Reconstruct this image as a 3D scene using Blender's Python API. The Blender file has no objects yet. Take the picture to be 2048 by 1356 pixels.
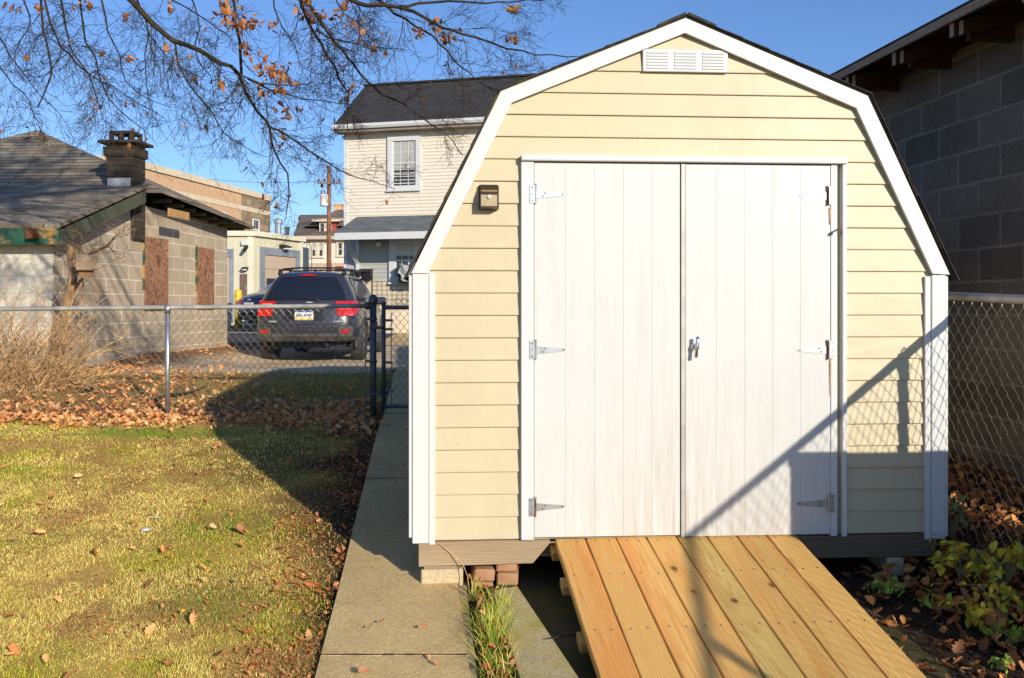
import bpy, bmesh, math, random
import numpy as np
from mathutils import Vector, Matrix
PI = math.pi
R = math.radians
rnd = random.Random(7)
nrs = np.random.RandomState(11)
SC = bpy.context.scene
COL = SC.collection

# ------------------------------------------------------------------ camera model (used to survey the photograph)
F = 1800.0; CX = 1024.0; HY = 608.0; CZ = 1.29
def P(px, py, Y):
    return Vector(((px - CX) / F * Y, Y, CZ + (HY - py) / F * Y))

def lerp(a, b, t): return a + (b - a) * t
def sstep(a, b, x):
    t = min(1, max(0, (x - a) / (b - a))); return t * t * (3 - 2 * t)

HYS = [-60, -20, 0, 3.2, 4.1, 5, 6.8, 8.1, 9.2, 10.2, 11.2, 12.5, 14.5, 20, 22, 28, 36, 62, 400]
HZS = [-1.2, -.6, -.2, -.06, 0, .09, .26, .29, .40, .48, .48, .41, .31, .30, .32, .50, .80, 1.15, 2.0]
def h(x, y):
    z = float(np.interp(y, HYS, HZS))
    z += .22 * sstep(4.1, 5.3, -x) * sstep(11.5, 14, y) * (1 - sstep(18, 22, y))
    z += .12 * sstep(1.9, 2.6, x) * sstep(3.2, 4.2, y) * (1 - sstep(10, 14, y))
    return z
def hv(x, y):
    z = np.interp(y, HYS, HZS)
    def ss(a, b, v):
        t = np.clip((v - a) / (b - a), 0, 1); return t * t * (3 - 2 * t)
    z = z + .22 * ss(4.1, 5.3, -x) * ss(11.5, 14, y) * (1 - ss(18, 22, y))
    z = z + .12 * ss(1.9, 2.6, x) * ss(3.2, 4.2, y) * (1 - ss(10, 14, y))
    return z

class Frame:
    """a vertical plane: origin (x,y), direction angle; local x along it, local y behind it, z = world z"""
    def __init__(s, x, y, deg):
        s.o = Vector((x, y)); t = R(deg); s.t = t
        s.e = Vector((math.cos(t), math.sin(t))); s.n = Vector((-math.sin(t), math.cos(t)))
        s.M = Matrix.Translation((x, y, 0)) @ Matrix.Rotation(t, 4, 'Z')
    def uz(s, px, py, v=0.0):
        a = (px - CX) / F
        o = s.o + s.n * v
        # (aY - ox)*n.x + (Y-oy)*n.y = 0
        Y = (o.x * s.n.x + o.y * s.n.y) / (a * s.n.x + s.n.y)
        p = Vector((a * Y, Y)) - s.o
        return p.dot(s.e), CZ + (HY - py) / F * Y
    def u(s, px, v=0.0): return s.uz(px, HY, v)[0]
    def w(s, u, v, z):
        p = s.o + s.e * u + s.n * v
        return Vector((p.x, p.y, z))

# ------------------------------------------------------------------ mesh builder
MW = {}
class MB:
    def __init__(s): s.v = []; s.f = []; s.m = []
    def add(s, vs, fs, mi=0):
        b = len(s.v); s.v += [Vector(v) for v in vs]
        for f in fs: s.f.append([b + i for i in f]); s.m.append(mi)
    def quad(s, a, b, c, d, mi=0): s.add([a, b, c, d], [(0, 1, 2, 3)], mi)
    def box(s, x0, x1, y0, y1, z0, z1, mi=0, M=None):
        vs = [Vector(p) for p in ((x0,y0,z0),(x1,y0,z0),(x1,y1,z0),(x0,y1,z0),(x0,y0,z1),(x1,y0,z1),(x1,y1,z1),(x0,y1,z1))]
        if M: vs = [M @ v for v in vs]
        s.add(vs, [(0,3,2,1),(4,5,6,7),(0,1,5,4),(1,2,6,5),(2,3,7,6),(3,0,4,7)], mi)
    def bbox(s, x0, x1, y0, y1, z0, z1, b=.004, mi=0, M=None):
        """box with chamfered edges"""
        bm = bmesh.new()
        bmesh.ops.create_cube(bm, size=1)
        for v in bm.verts:
            v.co = Vector((lerp(x0, x1, v.co.x + .5), lerp(y0, y1, v.co.y + .5), lerp(z0, z1, v.co.z + .5)))
        bmesh.ops.bevel(bm, geom=bm.edges[:], offset=b, segments=1, affect='EDGES', profile=.5)
        bm.verts.index_update()
        vs = [M @ v.co if M else v.co.copy() for v in bm.verts]
        s.add(vs, [[v.index for v in f.verts] for f in bm.faces], mi); bm.free()
    def prism(s, poly, y0, y1, mi=0, M=None, axis='y'):
        """poly in (a,b); extruded along axis. axis y: a=x,b=z ; x: a=y,b=z ; z: a=x,b=y"""
        n = len(poly)
        def mk(p, t):
            return Vector((p[0], t, p[1])) if axis == 'y' else Vector((t, p[0], p[1])) if axis == 'x' else Vector((p[0], p[1], t))
        vs = [mk(p, y0) for p in poly] + [mk(p, y1) for p in poly]
        area = sum(poly[i][0] * poly[(i+1) % n][1] - poly[(i+1) % n][0] * poly[i][1] for i in range(n))
        fs = [list(range(n)), list(range(2*n - 1, n - 1, -1))] + [(i, i + n, (i+1) % n + n, (i+1) % n) for i in range(n)]
        # orientation for axis y with CCW (x,z): front face normal = -y  -> correct
        flip = (area < 0)
        if axis == 'x': flip = not flip
        if axis == 'z': flip = not flip
        if axis == 'x': flip = not flip; flip = not flip
        if flip: fs = [list(reversed(f)) for f in fs]
        if M: vs = [M @ v for v in vs]
        s.add(vs, fs, mi)
    def tube(s, pts, r, n=6, cap=True, mi=0):
        pts = [Vector(p) for p in pts]
        if not hasattr(r, '__len__'): r = [r] * len(pts)
        b = len(s.v); k = len(pts)
        up = None
        for i, p in enumerate(pts):
            t = (pts[min(i+1, k-1)] - pts[max(i-1, 0)])
            if t.length < 1e-9: t = Vector((0, 0, 1))
            t.normalize()
            if up is None:
                up = t.orthogonal()
            up = (up - t * up.dot(t))
            if up.length < 1e-6: up = t.orthogonal()
            up.normalize(); w = t.cross(up)
            for j in range(n):
                a = 2 * PI * j / n
                s.v.append(p + (up * math.cos(a) + w * math.sin(a)) * r[i])
        for i in range(k - 1):
            for j in range(n):
                s.f.append([b + i*n + j, b + i*n + (j+1) % n, b + (i+1)*n + (j+1) % n, b + (i+1)*n + j]); s.m.append(mi)
        if cap:
            s.f.append([b + j for j in range(n-1, -1, -1)]); s.m.append(mi)
            s.f.append([b + (k-1)*n + j for j in range(n)]); s.m.append(mi)
    def lathe(s, prof, n=16, M=None, mi=0):
        """prof: (r,z) list, around local z"""
        b = len(s.v)
        for r_, z in prof:
            for j in range(n):
                a = 2 * PI * j / n; v = Vector((r_ * math.cos(a), r_ * math.sin(a), z))
                s.v.append(M @ v if M else v)
        for i in range(len(prof) - 1):
            for j in range(n):
                s.f.append([b + i*n + j, b + i*n + (j+1) % n, b + (i+1)*n + (j+1) % n, b + (i+1)*n + j]); s.m.append(mi)
        s.f.append([b + j for j in range(n-1, -1, -1)]); s.m.append(mi)
        k = len(prof) - 1
        s.f.append([b + k*n + j for j in range(n)]); s.m.append(mi)
    def build(s, name, mats, parent=None, local=True, smooth=False, uv=True):
        me = bpy.data.meshes.new(name)
        vs = s.v
        if parent is not None and not local:
            Mi = MW[parent.name].inverted(); vs = [Mi @ v for v in vs]
        me.from_pydata([tuple(v) for v in vs], [], s.f)
        if not isinstance(mats, (list, tuple)): mats = [mats]
        for m in mats: me.materials.append(m)
        if len(mats) > 1: me.polygons.foreach_set('material_index', s.m)
        if smooth: me.polygons.foreach_set('use_smooth', [True] * len(me.polygons))
        if uv:
            lay = me.uv_layers.new(name='UVMap')
            for p in me.polygons:
                n = p.normal
                if abs(n.z) > .98: t = Vector((1, 0, 0)); b_ = Vector((0, 1, 0))
                else:
                    t = Vector((-n.y, n.x, 0)).normalized(); b_ = n.cross(t)
                for li in p.loop_indices:
                    c = me.vertices[me.loops[li].vertex_index].co
                    lay.data[li].uv = (c.dot(t), c.dot(b_))
        o = bpy.data.objects.new(name, me); COL.objects.link(o)
        if parent is not None: o.parent = parent; MW[o.name] = MW[parent.name]
        else: MW[o.name] = Matrix()
        return o

def np_mesh(name, V, Fc, mat, col=None, parent=None, smooth=False):
    """V (n,3); Fc (m,k) all same k"""
    me = bpy.data.meshes.new(name)
    n = len(V); m, k = Fc.shape
    me.vertices.add(n); me.vertices.foreach_set('co', V.astype(np.float32).ravel())
    me.loops.add(m * k); me.loops.foreach_set('vertex_index', Fc.astype(np.int32).ravel())
    me.polygons.add(m); me.polygons.foreach_set('loop_start', np.arange(0, m*k, k, dtype=np.int32))
    try: me.polygons.foreach_set('loop_total', np.full(m, k, dtype=np.int32))
    except Exception: pass
    if col is not None:
        a = me.attributes.new('Col', 'FLOAT_COLOR', 'POINT')
        c4 = np.concatenate([col, np.ones((n, 1))], 1).astype(np.float32)
        a.data.foreach_set('color', c4.ravel())
    me.materials.append(mat); me.update(calc_edges=True); me.validate()
    if smooth: me.polygons.foreach_set('use_smooth', [True] * len(me.polygons))
    o = bpy.data.objects.new(name, me); COL.objects.link(o)
    if parent is not None: o.parent = parent
    return o

def tag(o, label=None, cat=None, group=None, kind=None):
    if label: o['label'] = label
    if cat: o['category'] = cat
    if group: o['group'] = group
    if kind: o['kind'] = kind
    return o
def thing(name, label, cat, M=None, group=None, loc=None):
    o = bpy.data.objects.new(name, None); COL.objects.link(o)
    if loc is not None: M = Matrix.Translation(loc)
    if M is None: M = Matrix()
    o.matrix_world = M; MW[o.name] = M.copy()
    o.empty_display_size = .2
    return tag(o, label, cat, group)
def copy_tree(o, parent=None):
    c = o.copy(); COL.objects.link(c)
    if parent is not None: c.parent = parent
    for ch in list(o.children): copy_tree(ch, c)
    return c

# ------------------------------------------------------------------ materials
MATS = {}
class NT:
    def __init__(s, name):
        s.mat = bpy.data.materials.new(name); s.mat.use_nodes = True
        s.t = s.mat.node_tree; s.t.nodes.clear()
        s.out = s.t.nodes.new('ShaderNodeOutputMaterial')
        s.b = s.t.nodes.new('ShaderNodeBsdfPrincipled')
        s.t.links.new(s.b.outputs[0], s.out.inputs[0])
    def n(s, typ, **kw):
        nd = s.t.nodes.new('ShaderNode' + typ)
        for k, v in kw.items():
            if hasattr(nd, k) and not k[0].isupper(): setattr(nd, k, v)
            else: nd.inputs[k.replace('_', ' ')].default_value = v
        return nd
    def l(s, a, b): s.t.links.new(a, b)
    def coord(s, kind='Object', scale=(1,1,1), rnd=False):
        tc = s.n('TexCoord'); mp = s.n('Mapping'); mp.inputs['Scale'].default_value = scale
        s.l(tc.outputs[kind], mp.inputs['Vector'])
        if rnd:
            oi = s.n('ObjectInfo'); mu = s.n('Math', operation='MULTIPLY'); mu.inputs[1].default_value = 37.0
            s.l(oi.outputs['Random'], mu.inputs[0]); cx = s.n('CombineXYZ')
            for i in range(3): s.l(mu.outputs[0], cx.inputs[i])
            s.l(cx.outputs[0], mp.inputs['Location'])
        return mp.outputs[0]
    def noise(s, vec, scale, detail=5, rough=.6):
        nd = s.n('TexNoise'); nd.inputs['Scale'].default_value = scale; nd.inputs['Detail'].default_value = detail
        nd.inputs['Roughness'].default_value = rough; s.l(vec, nd.inputs['Vector']); return nd.outputs[0]
    def ramp(s, fac, stops):
        nd = s.n('ValToRGB'); e = nd.color_ramp.elements
        while len(e) < len(stops): e.new(.5)
        for i, (p, c) in enumerate(stops):
            e[i].position = p; e[i].color = (*c, 1) if len(c) == 3 else c
        s.l(fac, nd.inputs[0]); return nd.outputs[0]
    def mix(s, fac, a, b, mode='MIX'):
        nd = s.n('Mix', data_type='RGBA', blend_type=mode)
        for x, i in ((fac, 0), (a, 6), (b, 7)):
            if isinstance(x, (int, float)): nd.inputs[i].default_value = x
            elif isinstance(x, (tuple, list)): nd.inputs[i].default_value = (*x, 1)
            else: s.l(x, nd.inputs[i])
        return nd.outputs[2]
    def math(s, op, a, b=None, clamp=False):
        nd = s.n('Math', operation=op, use_clamp=clamp)
        for i, x in ((0, a), (1, b)):
            if x is None: continue
            if isinstance(x, (int, float)): nd.inputs[i].default_value = x
            else: s.l(x, nd.inputs[i])
        return nd.outputs[0]
    def bump(s, hgt, strength=.3, dist=.01):
        nd = s.n('Bump'); nd.inputs['Strength'].default_value = strength; nd.inputs['Distance'].default_value = dist
        s.l(hgt, nd.inputs['Height']); s.l(nd.outputs[0], s.b.inputs['Normal'])
    def base(s, c):
        if isinstance(c, (tuple, list)): s.b.inputs['Base Color'].default_value = (*c, 1)
        else: s.l(c, s.b.inputs['Base Color'])
    def set(s, rough=.6, metal=0, spec=.5):
        s.b.inputs['Roughness'].default_value = rough; s.b.inputs['Metallic'].default_value = metal
        s.b.inputs['Specular IOR Level'].default_value = spec
        return s.mat

def simple(name, c, rough=.6, metal=0, var=.12, scale=6, bump=0, bscale=60, spec=.4, stretch=(1,1,1), rand=False, c2=None):
    if name in MATS: return MATS[name]
    t = NT(name)
    vec = t.coord('Object', stretch, rand)
    nz = t.noise(vec, scale)
    lo = c2 if c2 else tuple(max(0, x * (1 - var * 1.6)) for x in c)
    hi = tuple(min(1, x * (1 + var)) for x in c)
    t.base(t.ramp(nz, [(.32, lo), (.68, hi)]))
    if bump:
        t.bump(t.noise(vec, bscale, 4), bump, .01)
    MATS[name] = t.set(rough, metal, spec); return MATS[name]

def brickmat(name, c1, c2, mortar, bw, bh, ms=.008, rough=.9, stain=.35, bump=.5, offset=.5, stain_col=(.1,.09,.07), smooth=.1, bias=0.0):
    t = NT(name)
    uv = t.coord('UV')
    # slight wobble so that the joints are not ruler straight
    nz = t.n('TexNoise'); nz.inputs['Scale'].default_value = 3; t.l(uv, nz.inputs['Vector'])
    ad = t.n('VectorMath', operation='MULTIPLY_ADD'); t.l(nz.outputs['Color'], ad.inputs[0])
    ad.inputs[1].default_value = (.012, .012, 0); t.l(uv, ad.inputs[2])
    b = t.n('TexBrick'); b.offset = offset
    b.inputs['Scale'].default_value = 1; b.inputs['Brick Width'].default_value = bw; b.inputs['Row Height'].default_value = bh
    b.inputs['Mortar Size'].default_value = ms; b.inputs['Mortar Smooth'].default_value = smooth; b.inputs['Bias'].default_value = bias
    b.inputs['Color1'].default_value = (*c1, 1); b.inputs['Color2'].default_value = (*c2, 1); b.inputs['Mortar'].default_value = (*mortar, 1)
    t.l(ad.outputs[0], b.inputs['Vector'])
    ob = t.coord('Object')
    big = t.noise(ob, 1.3, 6, .65); fine = t.noise(ob, 45, 3, .7)
    m1 = t.ramp(big, [(.35, (0,0,0)), (.7, (1,1,1))])
    c = t.mix(t.math('MULTIPLY', m1, stain), b.outputs['Color'], stain_col)
    f2 = t.ramp(fine, [(.3, (.72,.72,.72)), (.7, (1.15,1.15,1.15))])
    c = t.mix(1.0, c, f2, 'MULTIPLY')
    t.base(c)
    hh = t.math('SUBTRACT', t.math('MULTIPLY', fine, .35), b.outputs['Fac'])
    t.bump(hh, bump, .012)
    MATS[name] = t.set(rough, 0, .2); return MATS[name]

# -- siding of the shed (aged cream vinyl)
def siding_mat(name, c, dirt, amount=.25, rough=.45):
    t = NT(name); ob = t.coord('Object'); st = t.coord('Object', (1, 1, .35))
    n1 = t.noise(st, 2.2, 6, .6); n2 = t.noise(ob, 25, 4, .6); n3 = t.noise(t.coord('Object', (3, 1, 60)), 6, 3)
    m = t.ramp(n1, [(.45, (0,0,0)), (.8, (1,1,1))])
    k = t.math('MULTIPLY', t.math('MULTIPLY', m, t.ramp(n2, [(.3, (.2,.2,.2)), (.75, (1,1,1))])), amount)
    t.base(t.mix(k, c, dirt))
    t.bump(t.math('ADD', t.math('ADD', t.math('MULTIPLY', n3, .5), n2), t.math('MULTIPLY', t.noise(t.coord('Object', (1, 1, 2.5)), 2.6, 2), 7)), .16, .005)
    v = t.n('TexVoronoi'); v.inputs['Scale'].default_value = 13; t.l(ob, v.inputs['Vector'])
    gate = t.math('GREATER_THAN', t.noise(ob, 3.5, 2), .58)
    base_ = t.b.inputs['Base Color'].links[0].from_socket
    t.base(t.mix(t.math('MULTIPLY', t.math('LESS_THAN', v.outputs['Distance'], .05), t.math('MULTIPLY', gate, .6)), base_, (.25,.18,.10)))
    return t.set(rough, 0, .35)
CREAM = siding_mat('cream_vinyl_siding', (.545, .472, .305), (.36, .27, .17), .55)
TANSIDE = siding_mat('tan_clapboard', (.72, .65, .53), (.40, .34, .26), .3)

def white_mat(name, c=(.80,.79,.74), dirt=(.46,.40,.30), amt=.25, bottom=None, centre=None, rough=.42, flecks=True):
    t = NT(name); ob = t.coord('Object'); st = t.coord('Object', (14, 1, .9))
    n1 = t.noise(st, 1.6, 6, .62); n2 = t.noise(ob, 2.0, 5, .6)
    m = t.math('MULTIPLY', t.ramp(n1, [(.44, (0,0,0)), (.72, (1,1,1))]), t.ramp(n2, [(.38, (0,0,0)), (.72, (1,1,1))]))
    k = t.math('MULTIPLY', m, amt)
    sx = t.n('SeparateXYZ'); tc = t.n('TexCoord'); t.l(tc.outputs['Object'], sx.inputs[0])
    if bottom:
        # splash-back dirt that settled at the foot of the doors, heaviest by the meeting edge
        z0, z1 = bottom
        mr = t.n('MapRange'); t.l(sx.outputs[2], mr.inputs[0]); mr.inputs[1].default_value = z1; mr.inputs[2].default_value = z0
        g = t.math('MULTIPLY', mr.outputs[0], mr.outputs[0])
        if centre is not None:
            d = t.math('ABSOLUTE', t.math('SUBTRACT', sx.outputs[0], centre))
            mc = t.n('MapRange'); t.l(d, mc.inputs[0]); mc.inputs[1].default_value = .85; mc.inputs[2].default_value = .0
            g = t.math('MULTIPLY', g, t.math('POWER', mc.outputs[0], 1.2))
        streak = t.ramp(t.noise(st, 2.6, 6, .7), [(.40, (0,0,0)), (.66, (1,1,1))])
        k = t.math('ADD', k, t.math('MULTIPLY', t.math('MULTIPLY', g, streak), .95), True)
    col = t.mix(k, c, dirt)
    if flecks:
        v = t.n('TexVoronoi'); v.inputs['Scale'].default_value = 16; t.l(ob, v.inputs['Vector'])
        fl = t.math('LESS_THAN', v.outputs['Distance'], .045)
        gate = t.math('GREATER_THAN', t.noise(ob, 4.5, 2), .56)
        col = t.mix(t.math('MULTIPLY', fl, t.math('MULTIPLY', gate, .7)), col, (.28,.2,.12))
    t.base(col); t.bump(t.noise(t.coord('Object', (1,1,.06)), 90, 3), .06, .002)
    return t.set(rough, 0, .35)
WHITE = white_mat('white_trim_paint', (.60,.61,.60), (.5,.46,.38), .22, flecks=False)
DOORW = white_mat('white_door_paint', (.575,.585,.565), (.40,.33,.22), .3, bottom=(.12, 1.35), centre=1.25)

def wood_mat(name, c1, c2, knot=(.16,.07,.025), axis='y', ring=9, rough=.6, knots=True, tint=None, grey=0):
    t = NT(name)
    sc = {'y': (1, .07, 1), 'x': (.07, 1, 1), 'z': (1, 1, .07)}[axis]
    v = t.coord('Object', sc, True); vl = t.coord('Object', (1,1,1), True)
    contour = t.noise(t.coord('Object', tuple(1 if x == 1 else .045 for x in sc), True), 7, 2, .4)
    sx = t.n('SeparateXYZ'); t.l(vl, sx.inputs[0]); across = sx.outputs[{'y': 0, 'x': 2, 'z': 0}[axis]]
    ph = t.math('ADD', t.math('MULTIPLY', contour, 26), t.math('MULTIPLY', across, ring * 9))
    ph = t.math('ADD', ph, t.math('MULTIPLY', t.noise(v, 30, 2), .9))
    wv = t.math('FRACT', ph)
    c = t.ramp(wv, [(.0, c2), (.18, tuple(lerp(a, b, .55) for a, b in zip(c1, c2))), (.6, c1), (.93, tuple(lerp(a, b, .5) for a, b in zip(c1, c2))), (1, c2)])
    big = t.ramp(t.noise(v, 3.2, 3), [(.4, (1,1,1)), (.7, (.80,.74,.66))]); c = t.mix(1, c, big, 'MULTIPLY')
    # broad heart-wood tone, drawn out along the board
    c = t.mix(t.math('MULTIPLY', t.ramp(t.noise(v, 8, 3), [(.46, (0,0,0)), (.66, (1,1,1))]), .75), c, tint or (c2[0], c2[1] * .85, c2[2] * .8))
    fib = t.noise(t.coord('Object', tuple(60 if x == 1 else 1.5 for x in sc), True), 4, 4)
    c = t.mix(1, c, t.ramp(fib, [(.3, (.82,.82,.82)), (.7, (1.08,1.08,1.08))]), 'MULTIPLY')
    if knots:
        vo = t.n('TexVoronoi', voronoi_dimensions='2D' if axis == 'y' else '3D'); vo.inputs['Scale'].default_value = 3.6
        kv = t.coord('Object', tuple(1 if x == 1 else .62 for x in sc), True); t.l(kv, vo.inputs['Vector'])
        wob = t.math('ADD', vo.outputs['Distance'], t.math('MULTIPLY', t.math('SUBTRACT', t.noise(vl, 40, 2), .5), .05))
        sc3 = t.n('SeparateXYZ'); t.l(vo.outputs['Color'], sc3.inputs[0])
        gate = t.math('GREATER_THAN', sc3.outputs[0], .52)
        wob = t.math('ADD', wob, t.math('MULTIPLY', sc3.outputs[1], .035))
        km = t.math('MULTIPLY', gate, t.ramp(wob, [(.03, (1,1,1)), (.05, (.75,.75,.75)), (.075, (0,0,0))]))
        ring_ = t.math('MULTIPLY', gate, t.ramp(wob, [(.05, (.6,.6,.6)), (.11, (.3,.3,.3)), (.24, (0,0,0))]))
        c = t.mix(ring_, c, (c2[0]*.8, c2[1]*.7, c2[2]*.6)); c = t.mix(km, c, knot)
    oi = t.n('ObjectInfo')
    c = t.mix(1, c, t.ramp(oi.outputs['Random'], [(0, (.84,.92,.86)), (.35, (1,.98,.92)), (.7, (1.0,.90,.80)), (1, (1.06,1.0,.95))]), 'MULTIPLY')
    t.base(c); t.bump(t.math('ADD', fib, t.math('MULTIPLY', wv, .3)), .18, .003)
    return t.set(rough, 0, .25)
PINE = wood_mat('new_pine', (.80,.53,.185), (.66,.37,.10), axis='y', tint=(.70,.31,.08))
PINEX = wood_mat('new_pine_cross', (.55,.37,.13), (.44,.26,.08), axis='x', knots=False)
GREYW = wood_mat('weathered_wood', (.50,.395,.265), (.22,.16,.10), axis='x', tint=(.33,.27,.19), knot=(.12,.08,.05))
DARKW = wood_mat('brown_stained_wood', (.10,.045,.025), (.07,.03,.018), axis='x', knots=False, tint=(.08,.03,.02))
PALEW = simple('pale_sawn_end', (.42,.30,.20), .8, var=.2, scale=30)

GALV = simple('galvanised_steel', (.50,.53,.54), .38, .85, .12, 14, bump=.05, bscale=40)
GALV2 = simple('dull_galvanised_pipe', (.46,.45,.41), .5, .4, .2, 9)
GREYP = simple('dark_grey_pipe', (.12,.135,.15), .45, .5, .15, 9)
RUST = simple('rusty_steel', (.20,.08,.035), .85, .2, .4, 40, bump=.3)
RUSTST = simple('rust_stain', (.52,.30,.12), .7, 0, .3, 20)
WIRE = simple('chain_link_wire', (.36,.36,.27), .42, .8, .2, 20)
CHROME = simple('chrome', (.7,.7,.7), .15, 1, .05, 5)
BRONZE = simple('bronze_plastic', (.035,.024,.016), .35, 0, .2, 10)
DARKPL = simple('black_plastic', (.018,.018,.02), .5, 0, .2, 10)
CLAD = simple('dusty_grey_plastic', (.085,.083,.08), .55, 0, .3, 6)
RUBBER = simple('tyre_rubber', (.045,.043,.04), .85, 0, .25, 12, bump=.3, bscale=30)
RIM = simple('alloy_rim', (.35,.36,.37), .35, .8, .1, 5)
RED = simple('red_lamp_plastic', (.62,.012,.012), .18, 0, .25, 30, spec=.6)
REDCLEAR = simple('clear_lamp_plastic', (.62,.50,.48), .15, 0, .2, 30, spec=.7)
PLATEW = simple('plate_white', (.75,.76,.76), .4)
PLATEY = simple('plate_yellow', (.80,.52,.03), .4)
PLATEB = simple('plate_blue', (.03,.05,.25), .4)
YELLOW = simple('yellow_paint', (.75,.48,.03), .45, 0, .15, 6)
def carpaint(name, c):
    t = NT(name); t.base(c); t.b.inputs['Coat Weight'].default_value = .6; t.b.inputs['Coat Roughness'].default_value = .05
    nz = t.noise(t.coord('Object'), 3, 4)
    t.l(t.ramp(nz, [(.3, (.28,.28,.28)), (.7, (.42,.42,.42))]), t.b.inputs['Roughness'])
    t.b.inputs['Metallic'].default_value = .35
    return t.mat
SUVP = carpaint('graphite_car_paint', (.045,.046,.062)); BLUEP = carpaint('navy_car_paint', (.012,.016,.04))
def glassmat(name, c, rough=.04):
    t = NT(name); t.base(c); return t.set(rough, 0, .6)
GLASS = glassmat('window_glass', (.035,.045,.055)); CARGL = glassmat('car_glass', (.012,.016,.026)); BLIND = glassmat('glass_over_blind', (.42,.41,.37), .1)
SHINGLE = brickmat('dark_shingles', (.035,.035,.038), (.055,.054,.056), (.018,.018,.02), .32, .14, .006, .95, .15, .6, stain_col=(.09,.085,.075))
SHGREY = brickmat('grey_porch_shingles', (.10,.12,.125), (.16,.18,.18), (.06,.07,.075), .32, .14, .006, .95, .2, .5, stain_col=(.2,.21,.2))
SHOLD = brickmat('weathered_shingles', (.25,.205,.145), (.47,.40,.29), (.09,.075,.055), 1.3, .115, .010, .95, .75, 1.0, stain_col=(.075,.062,.045))
SHFAR = brickmat('grey_brown_shingles', (.15,.125,.105), (.21,.175,.15), (.09,.075,.065), .6, .3, .02, .95, .2, .4)
def shedshingle():
    t = NT('mossy_black_shingles'); ob = t.coord('Object')
    n = t.noise(ob, 9, 5, .7); g = t.noise(ob, 160, 3, .8)
    c = t.mix(t.ramp(n, [(.5, (0,0,0)), (.66, (1,1,1))]), t.ramp(g, [(.3, (.022,.02,.019)), (.75, (.075,.066,.058))]), (.10,.085,.03))
    t.base(c); t.bump(g, .6, .006); return t.set(.95, 0, .1)
SHED_SH = shedshingle()
GREEND = simple('shaded_moss_green_board', (.045,.062,.04), .85, 0, .4, 5, c2=(.085,.07,.04))  # moss-green board colour, darkened for the shade on the rake
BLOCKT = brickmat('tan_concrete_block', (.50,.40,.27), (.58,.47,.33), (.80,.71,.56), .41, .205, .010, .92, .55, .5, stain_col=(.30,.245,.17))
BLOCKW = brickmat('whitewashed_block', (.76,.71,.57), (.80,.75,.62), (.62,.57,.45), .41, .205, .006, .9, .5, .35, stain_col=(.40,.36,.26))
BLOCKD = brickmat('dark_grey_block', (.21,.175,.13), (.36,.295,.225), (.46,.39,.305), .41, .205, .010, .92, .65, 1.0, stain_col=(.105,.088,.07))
BRICK = brickmat('orange_brick', (.56,.28,.13), (.70,.42,.21), (.64,.50,.34), .26, .085, .014, .9, .25, .2, stain_col=(.5,.3,.18))
STONE = brickmat('brown_stone_veneer', (.20,.125,.06), (.46,.34,.19), (.28,.23,.17), .62, .36, .03, .9, .5, .4, stain_col=(.22,.20,.16), offset=.37)
FIELDST = brickmat('pale_field_stone', (.58,.46,.32), (.66,.52,.38), (.48,.38,.28), .5, .25, .03, .9, .2, .3)
PARGE = simple('cream_parging', (.60,.51,.36), .9, 0, .12, 1.5, bump=.2)
CREAMM = simple('cream_metal_cladding', (.60,.56,.41), .5, 0, .05, .6)
CREAMT = simple('pale_cream_trim', (.68,.65,.50), .5, 0, .05, .6)
PINKD = simple('tan_roller_door', (.48,.37,.28), .55, 0, .05, .8)
BLUEG = simple('blue_grey_steel_frame', (.26,.30,.34), .5, .2, .15, 2)
BROWND = simple('brown_steel_door', (.16,.10,.075), .5, 0, .1, 2)
CONC = None
def concrete(name, c, c2, moss=None, sc=1.5, mossamt=.6):
    t = NT(name); ob = t.coord('Object')
    n1 = t.noise(ob, sc, 8, .65); n2 = t.noise(ob, 55, 4, .75); n3 = t.noise(ob, 220, 2, .8)
    c_ = t.ramp(n1, [(.32, c2), (.66, c)])
    c_ = t.mix(1, c_, t.ramp(n2, [(.3, (.72,.72,.72)), (.7, (1.18,1.18,1.18))]), 'MULTIPLY')
    c_ = t.mix(1, c_, t.ramp(n3, [(.35, (.75,.75,.75)), (.65, (1.12,1.12,1.12))]), 'MULTIPLY')
    if moss:
        mm = t.math('MULTIPLY', t.ramp(t.noise(ob, 3.5, 8, .7), [(.42, (0,0,0)), (.6, (1,1,1))]), mossamt)
        c_ = t.mix(mm, c_, moss)
    t.base(c_); t.bump(t.math('ADD', n2, n3), .35, .004); return t.set(.9, 0, .2)
CONC = concrete('path_concrete', (.76,.55,.25), (.52,.38,.18))
CONCM = concrete('mossy_concrete', (.68,.55,.33), (.40,.33,.18), (.30,.27,.04), 3.5, .8)
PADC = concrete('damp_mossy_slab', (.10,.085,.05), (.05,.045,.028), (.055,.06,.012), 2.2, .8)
BLOCKC = concrete('concrete_pier', (.70,.56,.36), (.50,.41,.26), (.5,.45,.15), 3, .3)
REDBR = concrete('old_red_brick', (.50,.16,.06), (.30,.09,.04), (.42,.32,.18), 6, .6)
ASPH = concrete('asphalt', (.085,.085,.09), (.06,.06,.064), None, .6)
LINEP = simple('road_line_paint', (.6,.6,.58), .7)
PLY = NT('plywood_board')
def _ply():
    t = PLY; v = t.coord('Object', (1, 1, .62), True)
    nz = t.noise(v, 3.0, 2, .5)
    s_ = t.math('PINGPONG', t.math('MULTIPLY', nz, 15), 1)
    c = t.ramp(s_, [(.0, (.12,.055,.035)), (.3, (.34,.165,.085)), (.7, (.42,.22,.115)), (1.0, (.16,.075,.045))])
    sx = t.n('SeparateXYZ'); tc = t.n('TexCoord'); t.l(tc.outputs['Generated'], sx.inputs[0])
    c = t.mix(t.math('MULTIPLY', t.ramp(t.noise(v, 2, 3), [(.4, (0,0,0)), (.65, (1,1,1))]), .5), c, (.17,.10,.08))
    t.base(c); return t.set(.8, 0, .2)
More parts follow.
